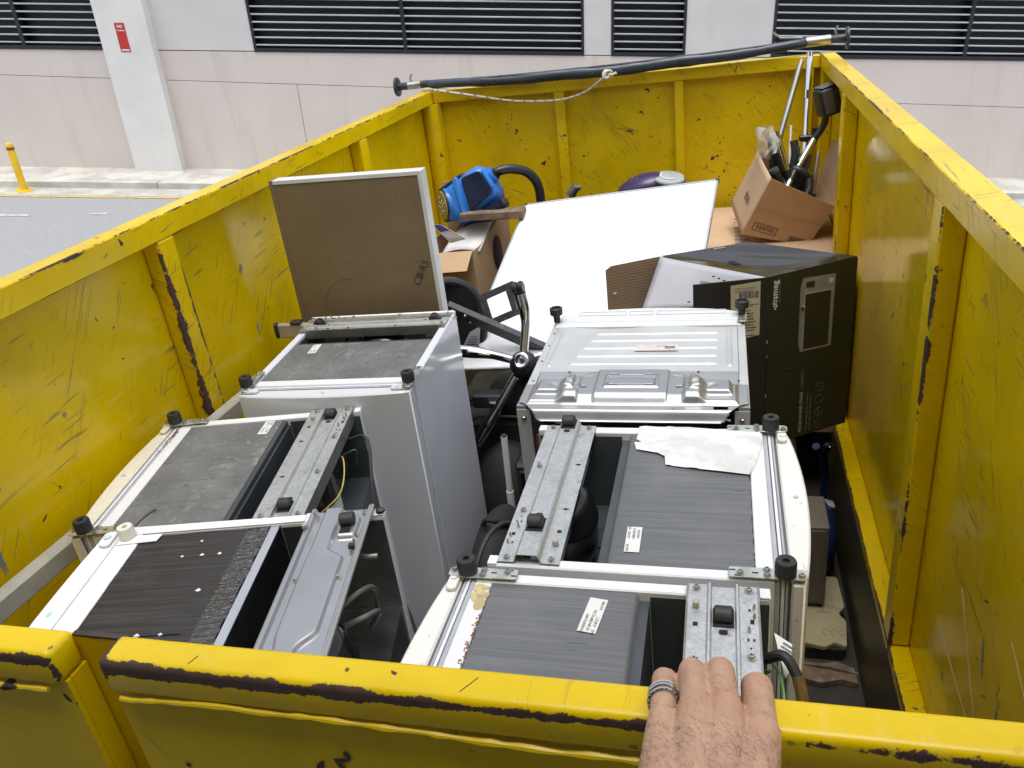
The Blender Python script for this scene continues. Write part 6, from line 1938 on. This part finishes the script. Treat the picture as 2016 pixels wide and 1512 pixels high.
# ------------------------------------------------------------------ right gap
bd = thing('blue_vacuum', 'dark blue round plastic machine jammed low between the right fridges and the wall', 'vacuum cleaner', (0.40, 3.02, 0.15))
M['deep_blue'] = simple('deep_blue_plastic', (0.012, 0.03, 0.12), 0.2)
MB().ball((0, 0, 0.02), 0.085, 0.19, 0.16, 24, 13, RX(R(-25))).build('body', M['deep_blue'], bd)
MB().box(-0.022, 0.024, -0.030, 0.035, 0.150, 0.168, 0.006, RX(R(-18)) @ RY(R(18))).build('latch', M['box_grey'], bd)
MB().tube(bezier([(0.02, 0.35, 0.25), (0.07, 0.42, 0.12), (0.065, 0.36, -0.05), (0.0, 0.28, -0.15)], 16), 0.018, 10).build('hose', M['deep_blue'], bd)
MB().ball((0.075, 0.40, 0.22), 0.02, 0.02, 0.02, 12, 7).build('valve', M['rubber'], bd)
MB().lathe([(0.006, 0), (0.003, 0.006)], 8, T((0.085, 0.385, 0.225)) @ RX(R(90))).build('valve_tip', M['chrome'], bd)
MB().box(-0.07, 0.07, -0.10, 0.12, -0.148, -0.08, 0.02).build('lower_body', M['black_plastic'], bd)
gb_ = thing('grey_cabinet', 'narrow grey beige cabinet corner beside the blue machine on the right', 'cabinet', (0.34, 2.72, 0.077))
M['greybeige'] = simple('grey_beige_laminate', (0.13, 0.12, 0.095), 0.5, var=0.06)
MB().box(-0.11, 0.058, -0.07, 0.14, 0.02, 0.40, 0.004).build('carcass', M['greybeige'], gb_)
MB().box(-0.105, 0.045, -0.074, -0.0705, 0.04, 0.385, 0.001).build('front', M['greybeige'], gb_)
MB().box(-0.10, 0.05, -0.06, 0.13, 0.0, 0.0195).build('plinth', M['rubber'], gb_)
cf = thing('cream_foam_sheet', 'cream painted broken board lying flat on the bin floor by the right wall', 'board', (0.40, 2.55, 0.0))
M['cream'] = simple('cream_board', (0.36, 0.32, 0.19), 0.7, var=0.1, scale=6, dirt=(0.16, 0.12, 0.06), dirt_amt=0.6)
mb = MB()
o_ = rounded([(-0.10, -0.09), (-0.02, -0.11), (0.02, -0.08), (0.06, -0.10), (0.075, 0.04), (0.05, 0.08), (0.078, 0.12), (0.07, 0.30), (-0.10, 0.31)], 0.012)
mb.prism(o_, 'z', 0.055, 0.075, 0.002)
mb.build('board', M['cream'], cf)
MB().prism([(-0.09, -0.10), (0.05, -0.10), (0.065, 0.28), (-0.09, 0.29)], 'z', 0.002, 0.054).build('backing', M['rubber'], cf)
mb = MB()
for i in range(3):
    mb.tube([Vector((-0.01 + 0.03 * i + 0.010 * math.cos(R(20 * j)), -0.03 + 0.016 * math.sin(R(20 * j)), 0.0755)) for j in range(16)], 0.0012, 4)
o = mb.build('pen_squiggle', M['print_dim'], cf)
o['kind'] = 'stuff'
lb2 = MB().box(-0.02, 0.02, -0.03, 0.03, 0, 0.001, 0, T((0.385, 2.86, 0.079)) @ RZ(R(12))).build('paper_tag', M['sticker'])
tag(lb2, 'small white paper tag lying on the floor beyond the cream board', 'tag')
MB().box(-0.008, 0.008, -0.012, 0.012, 0.0011, 0.0014, 0, T((0.385, 2.86, 0.079)) @ RZ(R(12))).build('tag_symbol', M['ink'], lb2, smooth=False)
sb_ = thing('splintered_wood', 'dark splintered strip of wood on the floor at the right wall', 'wood', (0.39, 2.36, 0.0))
MB().prism([(-0.10, -0.04), (-0.03, -0.055), (0.04, -0.03), (0.095, -0.045), (0.09, 0.03), (0.03, 0.055), (-0.04, 0.035), (-0.10, 0.05)], 'z', 0.002, 0.03, 0.001).build('strip', M['wood_old'], sb_)
MB().tube([(-0.10, 0.03, 0.03), (0.0, 0.02, 0.04), (0.10, 0.0, 0.03)], [0.006, 0.010, 0.004], 7).build('splinter', M['wood_old'], sb_)

# ------------------------------------------------------------------ cords between the fridges
def cord(label, pts, r=0.0042):
    o = MB().tube(bezier(pts, 60), r, 8).build('power_cord', M['rubber'])
    return tag(o, label, 'cord')
cord('black power cord hanging down the back of the cream-doored fridge', [(-1.08, 1.88, 1.30), (-1.01, 1.86, 1.31), (-0.965, 1.74, 1.20), (-0.93, 1.62, 1.02), (-0.90, 1.50, 0.85)], 0.0050)
cord('black power cord trailing down behind the bright white fridge', [(-0.90, 1.50, 1.16), (-0.80, 1.46, 1.10), (-0.735, 1.38, 0.98), (-0.70, 1.22, 0.88), (-0.66, 1.10, 0.80), (-0.63, 1.00, 0.60)], 0.0042)
cord('black power cord looping out at the near left corner of the foil taped fridge', [(-0.46, 1.50, 1.30), (-0.495, 1.45, 1.34), (-0.52, 1.38, 1.335), (-0.535, 1.30, 1.27), (-0.54, 1.25, 1.15)], 0.0060)
# the flattened brown hose and warning tag at the right end of the nearest fridge
hz = thing('drain_hose', 'flattened brown hose bent over the right end of the nearest fridge', 'hose', (0, 0, 0))
MB().tube(bezier([(0.075, 1.10, 1.34), (0.105, 1.085, 1.365), (0.128, 1.06, 1.34)], 12), 0.0095, 10).build('upper_hose', M['rubber'], hz)
MB().tube(bezier([(0.126, 1.062, 1.345), (0.133, 1.035, 1.31), (0.120, 1.0, 1.27), (0.100, 0.93, 1.20)], 14), 0.0105, 10).build('lower_hose', simple('brown_hose', (0.13, 0.085, 0.03), 0.35, var=0.3, scale=20), hz)
mb = MB()
panel(mb, [(0.092, 1.155, 1.350), (0.122, 1.135, 1.345), (0.118, 1.095, 1.325), (0.108, 1.080, 1.318)], 0.0006)
wtag = mb.build('warning_tag', M['sticker'], smooth=False)
tag(wtag, 'folded white printed tag behind the drain hose of the nearest fridge', 'tag')
ink_lines(wtag, frame((0.109, 1.120, 1.3375), Vector((0.030, -0.02, -0.005)), Vector((-0.012, 0.036, 0.016))), 0.024, 0.036, 5, 60)
MB().tube(bezier([(0.068, 1.12, 1.33), (0.098, 1.09, 1.32), (0.104, 1.03, 1.29), (0.085, 0.95, 1.24)], 16), 0.0025, 7).build('earth_wire', M['wire_g'], hz)

# ------------------------------------------------------------------ the photographer's left hand on the door
M['skin'] = None
t = NT('skin')
v = t.pos()
n1 = t.noise(v, 30, 5, 0.6)
c = t.mix(t.step(n1, 0.3, 0.7), (0.40, 0.235, 0.150), (0.49, 0.30, 0.195))
c = t.mix(t.math('MULTIPLY', t.step(t.noise(v, 18, 3, 0.5), 0.5, 0.7), 0.30), c, (0.44, 0.20, 0.135))
cr = t.noise(t.map(v, scale=(60, 260, 120)), 1.0, 4, 0.6)
t.bump(t.math('ADD', t.math('MULTIPLY', t.noise(v, 420, 3, 0.6), 0.5), t.math('MULTIPLY', cr, 0.7)), 0.35, 0.0012)
M['skin'] = t.out(c, 0.48, 0.0, Subsurface_Weight=0.12, Subsurface_Radius=(0.010, 0.004, 0.002), Subsurface_Scale=0.4)
Zc = lambda h: CAMZ - h


def capsule(mb, p, q, r0, r1, n=14):
    p, q = Vector(p), Vector(q)
    d = (q - p)
    L = d.length
    d.normalize()
    pts, rad = [], []
    for i in range(5):
        a = math.pi / 2 * i / 5
        pts.append(p - d * r0 * math.cos(a)); rad.append(max(0.0004, r0 * math.sin(a)))
    pts.append(p); rad.append(r0)
    pts.append(q); rad.append(r1)
    for i in range(4, -1, -1):
        a = math.pi / 2 * i / 5
        pts.append(q + d * r1 * math.cos(a)); rad.append(max(0.0004, r1 * math.sin(a)))
    mb.tube(pts, rad, n)


mb = MB()
fingers = [  # base, knuckle, first joint, second joint, tip, radii
    ((-0.0400, 0.402, Zc(0.473)), (-0.0440, 0.466, Zc(0.5015)), (-0.0435, 0.4925, Zc(0.528)), (-0.0430, 0.490, Zc(0.548)), (0.0100, 0.0098, 0.0082, 0.0072)),
    ((-0.0175, 0.412, Zc(0.468)), (-0.0225, 0.474, Zc(0.4980)), (-0.0225, 0.4990, Zc(0.530)), (-0.0225, 0.495, Zc(0.556)), (0.0115, 0.0110, 0.0090, 0.0078)),
    ((0.0030, 0.412, Zc(0.468)), (-0.0010, 0.476, Zc(0.4970)), (-0.0010, 0.5000, Zc(0.530)), (-0.0010, 0.495, Zc(0.557)), (0.0115, 0.0112, 0.0092, 0.0080)),
    ((0.0260, 0.400, Zc(0.474)), (0.0262, 0.464, Zc(0.4985)), (0.0240, 0.4930, Zc(0.528)), (0.0235, 0.490, Zc(0.550)), (0.0125, 0.0120, 0.0095, 0.0082)),
]
for b_, k_, d1, d2, rr_ in fingers:
    capsule(mb, b_, k_, rr_[0] * 0.98, rr_[1])
    capsule(mb, k_, d1, rr_[1] * 0.97, rr_[2])
    capsule(mb, d1, d2, rr_[2], rr_[3])
wrist = Vector((-0.006, 0.300, Zc(0.455)))
for (b_, k_, d1, d2, rr_), wx_ in zip(fingers, (-0.026, -0.010, 0.004, 0.018)):
    B_ = Vector(b_)
    W_ = wrist + Vector((wx_, 0, 0))
    M1 = B_.lerp(W_, 0.5) + Vector((0, 0, 0.004))
    capsule(mb, B_, M1, rr_[0] * 1.12, 0.0165)
    capsule(mb, M1, W_, 0.0165, 0.0175)
    # knuckle heads
    mb.ball(B_ + Vector((0, 0.0, 0.0012)), rr_[0] * 1.08, rr_[0] * 1.15, rr_[0] * 1.06, 14, 9)
# heel of the hand, thumb base and thumb closing under the door tube
capsule(mb, (-0.036, 0.395, Zc(0.484)), (-0.030, 0.31, Zc(0.472)), 0.013, 0.018)
capsule(mb, (0.022, 0.395, Zc(0.486)), (0.022, 0.315, Zc(0.470)), 0.014, 0.019)
capsule(mb, (0.024, 0.325, Zc(0.476)), (0.030, 0.372, Zc(0.512)), 0.017, 0.0135)
capsule(mb, (0.030, 0.372, Zc(0.512)), (0.028, 0.412, Zc(0.538)), 0.0125, 0.0105)
capsule(mb, (0.028, 0.412, Zc(0.538)), (0.022, 0.428, Zc(0.562)), 0.0105, 0.0085)
# wrist and forearm run back out of the picture
capsule(mb, wrist + Vector((-0.016, 0.004, 0)), (-0.030, 0.16, Zc(0.43)), 0.0215, 0.027)
capsule(mb, wrist + Vector((0.012, 0.004, 0)), (0.010, 0.16, Zc(0.43)), 0.0215, 0.028)
capsule(mb, (-0.010, 0.20, Zc(0.436)), (-0.05, -0.05, Zc(0.42)), 0.030, 0.040)
raw = mb.build('hand_cage', M['skin'], recalc=True)
rm = raw.modifiers.new('blend', 'REMESH')
rm.mode = 'VOXEL'
rm.voxel_size = 0.0016
sm = raw.modifiers.new('soften', 'SMOOTH')
sm.factor = 0.5
sm.iterations = 7
dg = bpy.context.evaluated_depsgraph_get()
me = bpy.data.meshes.new_from_object(raw.evaluated_get(dg))
bpy.data.objects.remove(raw)
me.name = 'hand'
# pull in tendons and web hollows a little by height
co = np.empty(len(me.vertices) * 3, dtype=np.float32)
me.vertices.foreach_get('co', co)
co = co.reshape(-1, 3)
me.polygons.foreach_set('use_smooth', [True] * len(me.polygons))
pr = thing('person', 'hairy left hand wearing a silver ring, gripping the top of the yellow door', 'person', (0, 0, 0))
hand = bpy.data.objects.new('hand', me)
COL.objects.link(hand)
hand.parent = pr
me.materials.clear()
me.materials.append(M['skin'])
# silver rings on the little finger
M['silver'] = simple('worn_silver', (0.62, 0.60, 0.57), 0.22, 1.0, var=0.15, scale=60, bump=0.3, bscale=200)
fb0, fk0 = Vector(fingers[0][0]), Vector(fingers[0][1])
fd_ = (fk0 - fb0).normalized()
def ring_at(k_, r_, w_, name, nseg=36, bead=False):
    c0 = fb0.lerp(fk0, k_)
    s_ = fd_.cross(Vector((0, 0, 1))).normalized()
    u_ = s_.cross(fd_)
    pth = [c0 + (s_ * math.cos(q) + u_ * math.sin(q)) * r_ + fd_ * 0.0006 * math.sin(2 * q) for q in [2 * math.pi * j / nseg for j in range(nseg)]]
    rad = [w_ * (1 + (0.35 if bead and j % 2 else 0)) for j in range(nseg)]
    return MB().tube(pth, rad, 8, closed=True).build(name, M['silver'], pr)
ring_at(0.60, 0.0103, 0.0018, 'ring')
ring_at(0.52, 0.0105, 0.0019, 'ring')
ring_at(0.41, 0.0105, 0.0016, 'ring', 44, True)
# fine dark hairs on the back of the hand and the fingers
bpoly = [(p.center.copy(), p.normal.copy()) for p in me.polygons]
rr = random.Random(21)
mb = MB()
cnt = 0
cand = [x for x in bpoly if x[1].z > 0.15 and -0.06 < x[0].x < 0.05 and 0.30 < x[0].y < 0.47]
while cnt < 1500 and cand:
    c_, n_ = cand[rr.randrange(len(cand))]
    dens = 1.0 if c_.y < 0.385 else 0.22 if c_.y < 0.41 else 0.30 if 0.425 < c_.y < 0.452 else 0.05
    if rr.random() > dens:
        continue
    cnt += 1
    d_ = Vector((rr.gauss(-0.5, 0.6), rr.gauss(0.55, 0.45), 0))
    d_ = (d_ - n_ * d_.dot(n_)).normalized()
    L = rr.uniform(0.004, 0.0085)
    cv = Vector((rr.gauss(0, 0.3), rr.gauss(0, 0.3), 0))
    p0_ = c_ - n_ * 0.0003
    p1_ = c_ + d_ * L * 0.5 + n_ * L * 0.16 + cv * L * 0.1
    p2_ = c_ + (d_ + cv * 0.5).normalized() * L + n_ * L * 0.10
    mb.tube([p0_, p1_, p2_], [0.00006, 0.00005, 0.00002], 3, cap=False)
hr_ = mb.build('hair', simple('dark_hair', (0.02, 0.014, 0.01), 0.6), pr, smooth=False, recalc=False)
hr_['kind'] = 'stuff'
